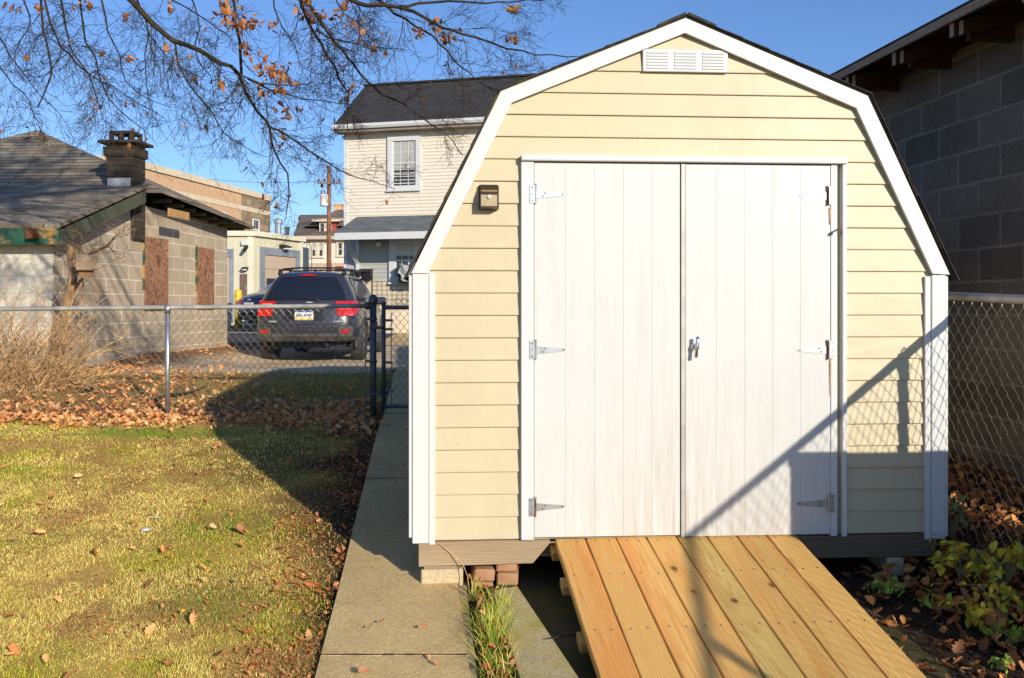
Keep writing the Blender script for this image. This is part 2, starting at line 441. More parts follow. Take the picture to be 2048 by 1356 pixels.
PLYM = _ply()
def greenpaint():
    t = NT('peeling_green_paint'); ob = t.coord('Object', (1,1,2))
    n = t.noise(ob, 2.4, 6, .6)
    t.base(t.ramp(n, [(.40, (.022,.085,.055)), (.50, (.04,.11,.075)), (.53, (.16,.13,.07)), (.58, (.46,.25,.06)), (.75, (.36,.21,.07))]))
    return t.set(.75, 0, .2)
GREENP = greenpaint()
BARK = simple('oak_bark', (.055,.042,.026), .95, 0, .35, 9, bump=.6, bscale=40, spec=.1, c2=(.022,.018,.013))
TWIG = simple('tan_twig_bark', (.66,.43,.20), .9, 0, .35, 14, spec=.1, c2=(.36,.21,.085))
def vcol(name, rough=.8, trans=0.25, spec=.15, noise=None):
    t = NT(name); a = t.n('Attribute'); a.attribute_name = 'Col'
    c = a.outputs['Color']
    if noise:
        c = t.mix(1, c, t.ramp(t.noise(t.coord('Object'), noise, 6, .75), [(.3, (.55,.55,.55)), (.7, (1.4,1.4,1.4))]), 'MULTIPLY')
        t.bump(t.noise(t.coord('Object'), noise, 6, .8), .7, .02)
    t.base(c); t.set(rough, 0, spec)
    if trans:
        tr = t.n('BsdfTranslucent'); t.l(c, tr.inputs['Color']); mx = t.n('MixShader'); mx.inputs[0].default_value = trans
        t.l(t.b.outputs[0], mx.inputs[1]); t.l(tr.outputs[0], mx.inputs[2]); t.l(mx.outputs[0], t.out.inputs[0])
    return t.mat
GRASSM = vcol('winter_grass'); LEAFM = vcol('dead_leaf', .65, .22, .25); PLANTM = vcol('plant_leaf', .5, .3, .3)
GROUNDM = vcol('ground_soil', .95, 0, .1, 42)
LITTERM = simple('white_plastic_scrap', (.52,.54,.56), .6)
TARP = simple('grey_tarp', (.36,.37,.37), .5, 0, .2, 6, bump=.5, bscale=8)
PAPERW = simple('white_sign_board', (.75,.75,.8), .5)
TEXTK = simple('black_lettering', (.02,.02,.025), .5, 0, 0)
TEXTB = simple('blue_lettering', (.05,.06,.4), .5, 0, 0)
TEXTS = simple('silver_lettering', (.7,.7,.72), .3, .6, 0)

def text_obj(name, body, size, mat, M, parent, ext=.001):
    cu = bpy.data.curves.new(name, 'FONT'); cu.body = body; cu.size = size; cu.align_x = 'CENTER'; cu.align_y = 'CENTER'; cu.extrude = ext; cu.offset = size * .02
    o = bpy.data.objects.new(name + '_tmp', cu); COL.objects.link(o)
    dg = bpy.context.evaluated_depsgraph_get()
    me = bpy.data.meshes.new_from_object(o.evaluated_get(dg)); bpy.data.objects.remove(o)
    me.transform(M); me.materials.clear(); me.materials.append(mat); me.name = name
    ob = bpy.data.objects.new(name, me); COL.objects.link(ob); ob.parent = parent
    return ob

# ================================================================== LIGHT, SKY, CAMERA
AZ = 32.5; EL = 19.6
sunv = Vector((math.sin(R(AZ)) * math.cos(R(EL)), -math.cos(R(AZ)) * math.cos(R(EL)), math.sin(R(EL))))
sl = bpy.data.lights.new('sun', 'SUN'); sl.energy = 4.15; sl.angle = R(.65); sl.color = (1, .90, .76)
so = bpy.data.objects.new('sun', sl); COL.objects.link(so); so.rotation_euler = sunv.to_track_quat('Z', 'Y').to_euler(); so.location = (6, -9, 9)
wd = bpy.data.worlds.new('World'); SC.world = wd; wd.use_nodes = True
wt = wd.node_tree; bg = wt.nodes['Background']
sky = wt.nodes.new('ShaderNodeTexSky'); sky.sky_type = 'NISHITA'; sky.sun_disc = False
sky.sun_elevation = R(EL); sky.sun_rotation = R(180 - AZ); sky.air_density = 1.0; sky.dust_density = .3; sky.ozone_density = 2.0
tint = wt.nodes.new('ShaderNodeMix'); tint.data_type = 'RGBA'; tint.blend_type = 'MULTIPLY'; tint.inputs[0].default_value = 1; tint.inputs[7].default_value = (.54, .70, .99, 1)
wt.links.new(sky.outputs[0], tint.inputs[6]); wt.links.new(tint.outputs[2], bg.inputs[0]); bg.inputs[1].default_value = .125

cam = bpy.data.cameras.new('camera'); co = bpy.data.objects.new('camera', cam); COL.objects.link(co)
co.location = (0, 0, CZ); co.rotation_euler = (PI/2, 0, 0)
cam.sensor_width = 36; cam.lens = 36 * F / 2048; cam.shift_y = -(678 - HY) / 2048; cam.clip_end = 2000; cam.clip_start = .05
SC.camera = co
SC.view_settings.view_transform = 'Standard'; SC.view_settings.look = 'None'; SC.view_settings.exposure = .36; SC.view_settings.gamma = 1
SC.cycles.max_bounces = 6; SC.cycles.use_denoising = True

# ================================================================== GROUND
def noise2(x, y, s, seed=0):
    """cheap value noise for numpy arrays"""
    rs = np.random.RandomState(seed); g = rs.rand(64, 64)
    x = x * s; y = y * s; xi = np.floor(x).astype(int); yi = np.floor(y).astype(int); fx = x - xi; fy = y - yi
    fx = fx*fx*(3-2*fx); fy = fy*fy*(3-2*fy)
    a = g[xi % 64, yi % 64]; b = g[(xi+1) % 64, yi % 64]; c = g[xi % 64, (yi+1) % 64]; d = g[(xi+1) % 64, (yi+1) % 64]
    return (a*(1-fx)+b*fx)*(1-fy) + (c*(1-fx)+d*fx)*fy
def xl(y): return -.71 - .0915 * (y - 3.3)       # left edge of the path
def xr(y): return -.158 - .112 * (y - 3.3)
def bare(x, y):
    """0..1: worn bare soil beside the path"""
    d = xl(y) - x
    return np.clip(1.15 - d / (.22 + 1.25 * np.clip((y - 4.3) / 2.0, 0, 1)), 0, 1) * np.clip(noise2(x, y, 3.1, 5) * 2.2, 0, 1)  # soil patch spread wide where the shed's shadow falls, to deepen it
xs = np.concatenate([[-400, -200, -100, -60, -40, -30, -24, -20], np.arange(-16, 6.01, .16), [8, 12, 20, 40, 100, 200, 400]])
ys = np.concatenate([[-60, -30, -12, -6, -3], np.arange(-1, 23, .16), np.arange(23, 37, 1), [40, 46, 54, 62, 80, 120, 200, 400, 700]])
GX, GY = np.meshgrid(xs, ys)
gx = GX.ravel(); gy = GY.ravel(); gz = hv(gx, gy) + (noise2(gx, gy, 2.3, 3) - .5) * .03 * ((gy < 20) & (gy > 10.6) & (gx > -16) & (gx < 6))
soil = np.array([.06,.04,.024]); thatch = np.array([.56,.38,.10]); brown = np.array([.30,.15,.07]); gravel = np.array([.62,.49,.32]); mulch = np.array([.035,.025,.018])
nn = noise2(gx, gy, 1.1, 1)[:, None]; n2 = noise2(gx, gy, 4.0, 2)[:, None]
col = thatch * (.7 + .5 * n2) * np.ones((len(gx), 1))
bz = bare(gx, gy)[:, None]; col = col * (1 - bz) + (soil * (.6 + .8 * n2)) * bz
def blend(c, w, tgt): w = np.clip(w, 0, 1)[:, None]; return c * (1 - w) + tgt * w
col = blend(col, (gy - 7.5) / .3, brown * (.7 + .6 * n2)); col = blend(col, (gy - 8.6) / .4, thatch * .55 * (.5 + n2) + brown * .35)
col = blend(col, (gy - 10.3 + .5 * (n2[:, 0] - .5)) / .4, gravel * (.75 + .5 * n2))
col = blend(col, np.minimum((gx - 1.35) / .25, (10 - gy)), mulch * (.7 + n2))
col = blend(col, np.minimum((-4.6 - gx) / .4, (gy - 10) / .5), brown * (.7 + .6 * n2))
inp = (gx > xl(gy) - .05) & (gx < xr(gy) + .3) & (gy < 13) & (gy > -3); col[inp] = soil * .6
nx = len(xs); ny = len(ys)
ii = (np.arange(ny - 1)[:, None] * nx + np.arange(nx - 1)[None, :]).ravel()
gf = np.stack([ii, ii + 1, ii + nx + 1, ii + nx], 1)
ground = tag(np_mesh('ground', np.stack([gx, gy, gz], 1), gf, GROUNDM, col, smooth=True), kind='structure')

def sheet(name, pts_fn, mat, lift=.004, nu=8, nv=40, kind='structure', thick=None):
    """grid sheet; pts_fn(a,b)->(x,y), a,b in 0..1; follows the terrain"""
    mb = MB(); P_ = []
    for j in range(nv + 1):
        for i in range(nu + 1):
            x, y = pts_fn(i / nu, j / nv); P_.append(Vector((x, y, h(x, y) + lift)))
    fs = [(j*(nu+1)+i, j*(nu+1)+i+1, (j+1)*(nu+1)+i+1, (j+1)*(nu+1)+i) for j in range(nv) for i in range(nu)]
    mb.add(P_, fs)
    o = mb.build(name, mat); 
    if kind: o['kind'] = kind
    return o

# path: cast slabs with open joints and slightly uneven tops
mb = MB()
joints = [-1.5, .95, 3.37, 5.72, 8.05, 10.4, 12.8]
for a, b in zip(joints[:-1], joints[1:]):
    n = 8; dz = 0
    ya = a + .0035; yb = b - .0035
    rows = [(ya + (yb - ya) * k / n) for k in range(n + 1)]
    for k in range(n):
        y0, y1 = rows[k], rows[k+1]
        t0, t1 = h(-.8, y0) + .022 + dz, h(-.8, y1) + .022 + dz
        L0, L1, R0, R1 = xl(y0), xl(y1), xr(y0), xr(y1)
        mb.quad((L0, y0, t0), (R0, y0, t0), (R1, y1, t1), (L1, y1, t1))
        mb.quad((L0, y0, t0 - .1), (L0, y0, t0), (L1, y1, t1), (L1, y1, t1 - .1))
        mb.quad((R0, y0, t0), (R0, y0, t0 - .1), (R1, y1, t1 - .1), (R1, y1, t1))
    t0 = h(-.8, rows[0]) + .022 + dz; t1 = h(-.8, rows[-1]) + .022 + dz
    mb.quad((xl(ya), ya, t0 - .1), (xr(ya), ya, t0 - .1), (xr(ya), ya, t0), (xl(ya), ya, t0))
    mb.quad((xr(yb), yb, t1 - .1), (xl(yb), yb, t1 - .1), (xl(yb), yb, t1), (xr(yb), yb, t1))
for b in joints[1:-1]:
    z = h(-.8, b) + .0175; nseg = 14
    for k in range(nseg):
        x0, x1 = lerp(xl(b), xr(b), k / nseg), lerp(xl(b), xr(b), (k + 1) / nseg); w0 = rnd.uniform(.004, .009)
        mb.quad((x0, b - w0, z + .009), (x1, b - w0, z + .009), (x1, b + w0, z + .009), (x0, b + w0, z + .009), 1)
path = tag(mb.build('path', [CONC, simple('joint_soil', (.06,.045,.03), .95)]), kind='structure')

def slab(name, poly, lift, mat, thick=.12, sub=6):
    """poly: world xy polygon (quad) raised over the ground"""
    mb = MB(); a, b, c, d = [Vector(p) for p in poly]
    G = []
    for j in range(sub + 1):
        for i in range(sub + 1):
            p = (a.lerp(b, i/sub)).lerp(d.lerp(c, i/sub), j/sub); G.append(Vector((p.x, p.y, h(p.x, p.y) + lift)))
    n = sub + 1
    mb.add(G, [(j*n+i, j*n+i+1, (j+1)*n+i+1, (j+1)*n+i) for j in range(sub) for i in range(sub)])
    rim = [j for j in range(n)] + [k*n + sub for k in range(1, n)] + [sub*n + k for k in range(sub-1, -1, -1)] + [k*n for k in range(sub-1, 0, -1)]
    for q in range(len(rim)):
        p0, p1 = G[rim[q]], G[rim[(q+1) % len(rim)]]
        dn = Vector((0, 0, thick)); mb.quad(p0 - dn, p1 - dn, p1, p0)
    return mb.build(name, mat)
def gxy(px, py, z=0.0):
    Y = (CZ - z) * F / (py - HY); return ((px - CX) / F * Y, Y)
tag(slab('concrete_pad', [(.13, 1.9), (1.75, 1.9), (1.45, 4.6), (-.1, 4.6)], .006, PADC), kind='structure')
tag(slab('kerb_strip', [gxy(1052, 1380, -.02), gxy(1180, 1380, -.02), gxy(1034, 1176, .02), gxy(984, 1184, .02)], .034, CONCM), kind='structure')
tag(slab('path_edging', [gxy(940, 1372, -.04), gxy(957, 1372, -.04), gxy(933, 1176, .0), gxy(917, 1176, .0)], .014, CONCM), kind='structure')
# street and lot beyond the gravel
tag(sheet('street', lambda a, b: (lerp(-30, 3.5, a), lerp(21.2, 60, b)), ASPH, .006, 30, 40), kind='structure')
tag(sheet('apron', lambda a, b: (lerp(-8.5, -3.5, a), lerp(19.4, 21.1, b)), CONC, .006, 8, 6), kind='structure')
tag(sheet('road_line', lambda a, b: (lerp(-9.3, -5.5, a), lerp(26.2, 26.45, b)), LINEP, .011, 8, 1), kind='structure')
tag(sheet('path_to_house', lambda a, b: (lerp(-3.3, -.6, a), lerp(21.0, 27.2, b)), CONC, .014, 8, 12), kind='structure')

# ================================================================== SHED
A = P(1038, 608, 4.13); B = P(1687, 608, 4.228)
th = math.degrees(math.atan2(B.y - A.y, B.x - A.x))
_f = Frame(A.x, A.y, th); u0 = _f.u(826)
o2 = _f.o + _f.e * u0
S = Frame(o2.x, o2.y, th)
Wd = S.u(1884)
shed = thing('garden_shed', 'cream clapboard barn-roofed garden shed with white double doors', 'shed', S.M)
z0 = S.uz(1038, 1076)[1]; pit = (S.uz(1038, 318)[1] - z0) / 17.0
inner = [S.uz(*p) for p in ((857, 547), (1023, 208), (1366.6, 69.7), (1706.5, 218.9), (1857.7, 547.7))]
outer = [S.uz(*p) for p in ((823.5, 546.6), (1001, 186), (1368, 40), (1729.5, 194.7), (1891.4, 549.6))]
mid = [((a[0]+b[0])/2, (a[1]+b[1])/2) for a, b in zip(inner, outer)]
def ulim(z, side):
    pl = mid[:3] if side == 0 else mid[4:1:-1]
    if z <= pl[0][1]: return .03 if side == 0 else Wd - .03
    for p, q in zip(pl[:-1], pl[1:]):
        if p[1] <= z <= q[1]: return lerp(p[0], q[0], (z - p[1]) / (q[1] - p[1]))
    return pl[-1][0]
dL = S.u(1041); dR = S.u(1687); zh = S.uz(1041, 312)[1]
mb = MB()
k = 0
while z0 + k * pit < mid[2][1]:
    zb = z0 + k * pit; zt = min(zb + pit, mid[2][1] - .001)
    segs = [(0, 1)]
    spans = []
    if zb < zh - .03: spans = [('L', dL - .002), ('R', dR + .002)]
    def strip(a0, a1, b0, b1):
        jz = rnd.uniform(-.0012, .0012); vb, vm, vt = -.0125 + jz, -.013 + jz, -.003
        zl = zb + .004
        mb.quad((a0, vb, zb), (a1, vb, zb), (lerp(a1, b1, .05), vm, zl), (lerp(a0, b0, .05), vm, zl))
        mb.quad((lerp(a0, b0, .05), vm, zl), (lerp(a1, b1, .05), vm, zl), (b1, vt, zt), (b0, vt, zt))
        mb.quad((a0, .0, zb), (a1, .0, zb), (a1, vb, zb), (a0, vb, zb))
    if spans:
        strip(ulim(zb, 0), dL + .004, ulim(zt, 0), dL + .004); strip(dR - .004, ulim(zb, 1), dR - .004, ulim(zt, 1))
    else: strip(ulim(zb, 0), ulim(zb, 1), ulim(zt, 0), ulim(zt, 1))
    k += 1
mb.build('siding', CREAM, shed)
LEN = 3.66
for sx0, sgn in ((.02, -1), (Wd - .02, 1)):
    mb = MB(); k = 0
    while z0 + k * pit < mid[0][1] - .03:
        zb = z0 + k * pit; zt = min(zb + pit, mid[0][1] - .03); a, b = sx0 + sgn * .0125, sx0 + sgn * .003
        y0, y1 = (.10, LEN) if sgn < 0 else (LEN, .10)
        mb.quad((a, y1, zb), (a, y0, zb), (b, y0, zt), (b, y1, zt)); mb.quad((sx0, y1, zb), (sx0, y0, zb), (a, y0, zb), (a, y1, zb)); k += 1
    mb.build('side_siding', CREAM, shed)
mb = MB(); pr = [(.02, z0 - .005), (Wd - .02, z0 - .005), (Wd - .02, mid[4][1])] + [mid[3], mid[2], mid[1]] + [(.02, mid[0][1])]
mb.prism(pr, .001, LEN); mb.build('walls', CREAM, shed)
# rake boards
for i in range(4):
    mb = MB(); mb.prism([inner[i], inner[i+1], outer[i+1], outer[i]][::1] if i < 2 else [inner[i], inner[i+1], outer[i+1], outer[i]], -.036, -.016)
    mb.build('rake_board', WHITE, shed)
# fascia along both eaves + soffit return
mb = MB(); mb.box(-.02, .016, -.012, LEN, mid[0][1] - .03, mid[0][1] + .05); mb.build('eave_board', WHITE, shed)
mb = MB(); mb.box(Wd - .016, Wd + .02, -.012, LEN, mid[4][1] - .03, mid[4][1] + .05); mb.build('eave_board', WHITE, shed)
# roof: overlapping shingle courses over a thin deck
rp = [S.uz(*p) for p in ((814.5, 556), (1001, 185.5), (1369, 39.5), (1730, 194), (1901, 558.5))]
mb = MB()
for i in range(4):
    a = Vector(rp[i]); b = Vector(rp[i+1])
    lo, hi = (a, b) if a.y < b.y else (b, a)
    d = (hi - lo); Ln = d.length; d.normalize(); nrm = Vector((-d.y, d.x));
    if nrm.y < 0: nrm = -nrm
    n = max(3, round(Ln / .135))
    y0, y1 = -.05, LEN + .06
    q = [lo, hi, hi + nrm * .006, lo + nrm * .006]
    mb.prism([tuple(p) for p in q], y0 + .006, y1)
    for c in range(n):
        s0 = lo + d * (Ln * c / n - .012); s1 = lo + d * (Ln * (c + 1) / n + .02)
        s1 = s1 if c < n - 1 else hi
        j = rnd.uniform(-.004, .003)
        q = [s0 + nrm * .0063, s1 + nrm * .0063, s1 + nrm * .0078, s0 + nrm * .0125]
        mb.prism([tuple(p) for p in q], y0 + j, y1)
# ridge cap
ap = Vector(rp[2])
for sgn in (-1, 1):
    e = Vector(rp[1 if sgn < 0 else 3]) ; d = (e - ap).normalized(); nrm = Vector((-d.y, d.x)); nrm = nrm if nrm.y > 0 else -nrm
    mb.prism([tuple(p) for p in (ap + nrm * .009, ap + d * .14 + nrm * .009, ap + d * .14 + nrm * .017, ap + nrm * .019 + Vector((0, .002)))], -.053, LEN + .06)
mb.build('roof', SHED_SH, shed)
# corner boards
def cz(px, py): return S.uz(px, py)[1]
mb = MB(); mb.bbox(-.002, S.u(857.5), -.030, -.004, cz(840, 1084), cz(840, 547.5), .003); mb.bbox(S.u(858.2), S.u(870), -.024, -.004, cz(864, 1087), cz(864, 546.6), .002)
mb.bbox(-.018, -.003, -.022, .10, cz(822, 1073), cz(822, 551), .002); mb.build('corner_board', WHITE, shed)
mb = MB(); mb.bbox(S.u(1857), Wd + .002, -.030, -.004, cz(1870, 1074), cz(1870, 550.5), .003); mb.bbox(S.u(1845), S.u(1856.4), -.024, -.004, cz(1850, 1076.5), cz(1850, 553), .002)
mb.bbox(Wd + .003, Wd + .018, -.022, .10, cz(1886, 1070), cz(1886, 553), .002); mb.build('corner_board', WHITE, shed)
# door surround
ht = cz(1041, 312); hb = cz(1041, 324)
mb = MB(); mb.bbox(dL, dR, -.050, -.002, hb, ht, .004); mb.build('door_header', WHITE, shed)
jb = cz(1054, 1077)
mb = MB(); mb.bbox(dL, S.u(1066.5), -.034, -.002, jb, hb - .002, .003); mb.build('door_jamb', WHITE, shed)
mb = MB(); mb.bbox(S.u(1678), dR, -.040, -.002, cz(1682, 1069), hb - .002, .003); mb.bbox(S.u(1656.5), S.u(1669.5), -.030, -.002, cz(1662, 1069), hb - .002, .002); mb.build('door_jamb', WHITE, shed)
# doors
dtop = hb - .006
def door(pxs, pyb, label):
    u = [S.u(p) for p in pxs]; zb = cz(pxs[0], pyb)
    d = bpy.data.objects.new('door', None)
    mb = MB(); mb.box(u[0] + .002, u[-1] - .002, -.015, -.0045, zb + .003, dtop - .002)
    for a, b in zip(u[:-1], u[1:]): mb.bbox(a + .0002, b - .0002, -.026, -.0155, zb, dtop, .0007)
    o = mb.build('door', DOORW, shed); o['label'] = label; return o
doorL = door((1067.5, 1130, 1187.6, 1244.5, 1301.4, 1357), 1072, 'dirt-streaked white plank door, the one without a handle')
doorR = door((1368.5, 1429.3, 1486, 1541.5, 1596.6, 1656), 1070, 'white plank door carrying the T-handle')
mb = MB(); mb.bbox(S.u(1359), S.u(1367.5), -.031, -.004, cz(1362, 1071), dtop, .001); mb.build('astragal', simple('dull_aluminium', (.42,.41,.36), .5, .3, .1, 10), doorR)
def hinge(px_plate, px_tip, pyc, sgn, par, rusty):
    u1, zc = S.uz(px_plate, pyc); ut = S.u(px_tip)
    mb = MB(); L = abs(ut - u1)
    X = lambda a: u1 + sgn * a
    def bx(a, b, y0, y1, za, zb, mi=0): mb.bbox(min(X(a), X(b)), max(X(a), X(b)), y0, y1, za, zb, .0006, mi)
    bx(-.026, -.001, -.0375, -.034, zc - .041, zc + .041)                     # fixed leaf
    mb.lathe([(.0045, -.043), (.0045, .043)], 10, Matrix.Translation((X(.003), -.037, zc)), 1 if rusty else 0)
    mb.lathe([(.006, .040), (.006, .048)], 10, Matrix.Translation((X(.003), -.037, zc)), 0)
    y0, y1 = -.0295, -.0262
    strap = [(X(.006), zc - .020), (X(L - .008), zc - .0065), (X(L - .001), zc - .003), (X(L), zc), (X(L - .001), zc + .003), (X(L - .008), zc + .0065), (X(.006), zc + .017)]
    mb.prism(strap, y0, y1)
    for a, b in ((.045, .006), (.036, -.009), (L - .010, 0)):
        mb.lathe([(.0042, 0), (.003, .0022)], 8, Matrix.Translation((X(a), y0, zc + b)) @ Matrix.Rotation(PI/2, 4, 'X'), 1 if rusty else 2)
    for b in (-.03, 0, .03): mb.lathe([(.0036, 0), (.0025, .002)], 8, Matrix.Translation((X(-.014), -.0375, zc + b)) @ Matrix.Rotation(PI/2, 4, 'X'), 2)
    return mb.build('hinge', [GALV, RUST, GREYP], par)
hinge(1069, 1128, 390, 1, doorL, False); hinge(1069, 1130, 699, 1, doorL, False); hinge(1068, 1128, 1011, 1, doorL, True)
hz = hinge(1652, 1594, 393, -1, doorR, True); hz['label'] = 'strap hinge with a badly rusted barrel'
hinge(1652, 1591, 699, -1, doorR, True); hinge(1652, 1590, 1004, -1, doorR, False)
# rust runs below the hinges
for px, y0, y1, w in ((1655, 416, 450, .005), (1655, 718, 790, .003), (1068, 1030, 1040, .004)):
    u, za = S.uz(px, y0); zb = cz(px, y1); mb = MB()
    mb.add([(u - w, -.0306, za), (u + w, -.0306, za), (u + w * .3, -.0306, zb), (u - w * .5, -.0306, zb)], [(0, 3, 2, 1)])
    mb.build('rust_run', RUSTST, doorR if px > 1300 else doorL)
# T handle
u, zc = S.uz(1384, 693); mb = MB()
Mh = Matrix.Translation((u, -.026, zc)) @ Matrix.Rotation(PI/2, 4, 'X')
mb.lathe([(.016, 0), (.016, .004), (.009, .007), (.008, .03), (.010, .032)], 16, Mh)
Mb = Matrix.Translation((u + .006, -.062, zc)) @ Matrix.Rotation(R(5), 4, 'Y')
mb.lathe([(.003, -.05), (.009, -.046), (.0075, -.02), (.0115, 0), (.0075, .02), (.009, .046), (.003, .05)], 14, Mb)
mb.build('handle', CHROME, doorR, smooth=True)
# broken hasp on the jamb
mb = MB(); u, zc = S.uz(1661, 465)
mb.tube([(u + .02, -.034, zc + .012), (u + .004, -.037, zc + .004), (u - .012, -.037, zc - .004), (u - .020, -.037, zc - .016)], [.005, .004, .005, .002], 6)
mb.tube([(u - .004, -.037, zc), (u - .010, -.037, zc - .016)], .003, 6)
mb.tube([(u + .028, -.044, zc + .016), (u + .033, -.046, zc + .002), (u + .030, -.044, zc - .014)], .003, 6, mi=1)
mb.build('hasp', [GREYP, RUST], shed)
# padlock-like loop on the top right hinge
# gable vent
ua, za = S.uz(1283.5, 145); ub, zb = S.uz(1453, 103)
mb = MB(); mb.bbox(ua, ub, -.024, -.013, za, zb, .003)
vent = mb.build('gable_vent', WHITE, shed)
mb = MB()
for bank in ((1291.5, 1334), (1346.5, 1389), (1402, 1444)):
    x0, x1 = S.u(bank[0]), S.u(bank[1])
    for q in range(6):
        zc = lerp(za + .018, zb - .016, q / 5)
        mb.add([(x0, -.0245, zc - .0075), (x1, -.0245, zc - .0075), (x1, -.0285, zc - .003), (x0, -.0285, zc - .003), (x0, -.0245, zc + .006), (x1, -.0245, zc + .006)],
               [(0, 3, 2, 1), (3, 4, 5, 2), (0, 4, 3), (1, 2, 5)])
mb.build('louvre', WHITE, vent)
# floor framing
mb = MB(); zt_ = z0 - .006; zb_ = cz(900, 1130)
mb.prism([(S.u(838), zb_), (S.u(1065), cz(1065, 1124)), (S.u(1099), cz(1099, 1084)), (S.u(1099), zt_), (S.u(838), zt_)], -.018, .022)
mb.build('rim_joist', GREYW, shed)
mb = MB(); mb.bbox(S.u(1560), S.u(1864), -.014, .022, cz(1700, 1114), zt_ - .002, .003); mb.build('rim_joist', wood_mat('shaded_weathered_wood', (.20,.155,.105), (.11,.08,.05), axis='x', tint=(.15,.115,.08), knots=False), shed)  # darker copy of the weathered wood; the joist's shade is in its colour
mb = MB(); mb.box(.03, Wd - .03, .10, .14, zb_ + .004, zt_ - .002); mb.box(.02, .06, .024, LEN, zb_, zt_); mb.box(Wd - .06, Wd - .02, .024, LEN, zb_, zt_); mb.box(.5, .59, .142, LEN, zb_ + .01, zt_)
mb.box(1.7, 1.79, .142, LEN, zb_ + .01, zt_); mb.box(.04, Wd - .04, .02, LEN, zt_ + .0005, z0 - .0052)
mb.build('floor_frame', GREYW, shed)

# sensor light
sen = thing('sensor_light', 'small dark bronze motion sensor light beside the shed door', 'wall light', S.M @ Matrix.Translation((S.u(977), -.012, cz(977, 396))))
mb = MB(); mb.bbox(-.046, .046, -.016, .004, -.058, .058, .006); mb.prism([(-.016, .05), (-.058, .012), (-.062, -.05), (-.016, -.056)], -.040, .040, axis='x')
mb.build('housing', BRONZE, sen)
mb = MB(); mb.prism([(-.0592, .006), (-.0634, -.044), (-.0615, -.046), (-.057, .006)], -.036, .036, axis='x'); mb.build('lens_panel', simple('tan_lens', (.38,.30,.17), .3), sen)
mb = MB(); mb.bbox(-.038, .038, -.054, -.040, .018, .030, .003); mb.build('solar_strip', simple('brown_strip', (.22,.13,.05), .4), sen)
mb = MB(); mb.lathe([(.011, 0), (.011, .003), (.008, .009), (.003, .011)], 14, Matrix.Translation((0, -.059, -.004)) @ Matrix.Rotation(PI/2, 4, 'X')); mb.build('sensor_dome', simple('frosted_dome', (.6,.58,.55), .25), sen, smooth=True)

# pier, bricks
pier = MB(); pz = zb_
def at_shed(px0, px1, v0, v1, za, zb, b=.006, M=None):
    mb = MB(); mb.bbox(S.u(px0), S.u(px1), v0, v1, za, zb, b); return mb
o = at_shed(842, 926, -.022, .20, cz(880, 1172), zb_ - .014).build('concrete_pier', BLOCKC); o.matrix_world = S.M
tag(o, 'square concrete pier under the sunlit corner of the shed', 'concrete block')
o = at_shed(848, 918, -.016, .18, zb_ - .0135, zb_ - .001, .002).build('wood_shim', GREYW); o.matrix_world = S.M
tag(o, 'thin wooden shim between concrete pier and shed beam', 'shim')
o = at_shed(1772, 1806, -.012, .2, h(2, 4.2) - .02, zb_ - .001).build('concrete_pier', BLOCKC); o.matrix_world = S.M
tag(o, 'shaded concrete pier under the shed corner nearest the leafy plants', 'concrete block')
def loose_brick(px, py, L, label, rot, tilt, v):
    u, z = S.uz(px, py, v)
    mb = MB(); mb.bbox(-.048, .048, -L/2, L/2, -.028, .028, .008)
    o = mb.build('brick', REDBR); o.matrix_world = S.M @ Matrix.Translation((u, v + L/2, z)) @ Matrix.Rotation(R(rot), 4, 'Z') @ Matrix.Rotation(R(tilt), 4, 'Y')
    return tag(o, label, 'brick', 'bricks stacked under the shed')
loose_brick(966, 1152, .2, 'chipped orange brick on top of another, beside the pier', 4, 3, -.03)
loose_brick(968, 1177, .2, 'sunken red brick lying under the chipped orange one', -3, -2, -.012)
loose_brick(1019, 1160, .2, 'mossy red brick standing nearest the ramp', -6, 0, -.05)
loose_brick(1016, 1136, .2, 'mortar-crusted brick on top, right beneath the weathered joist', -4, 2, .0)

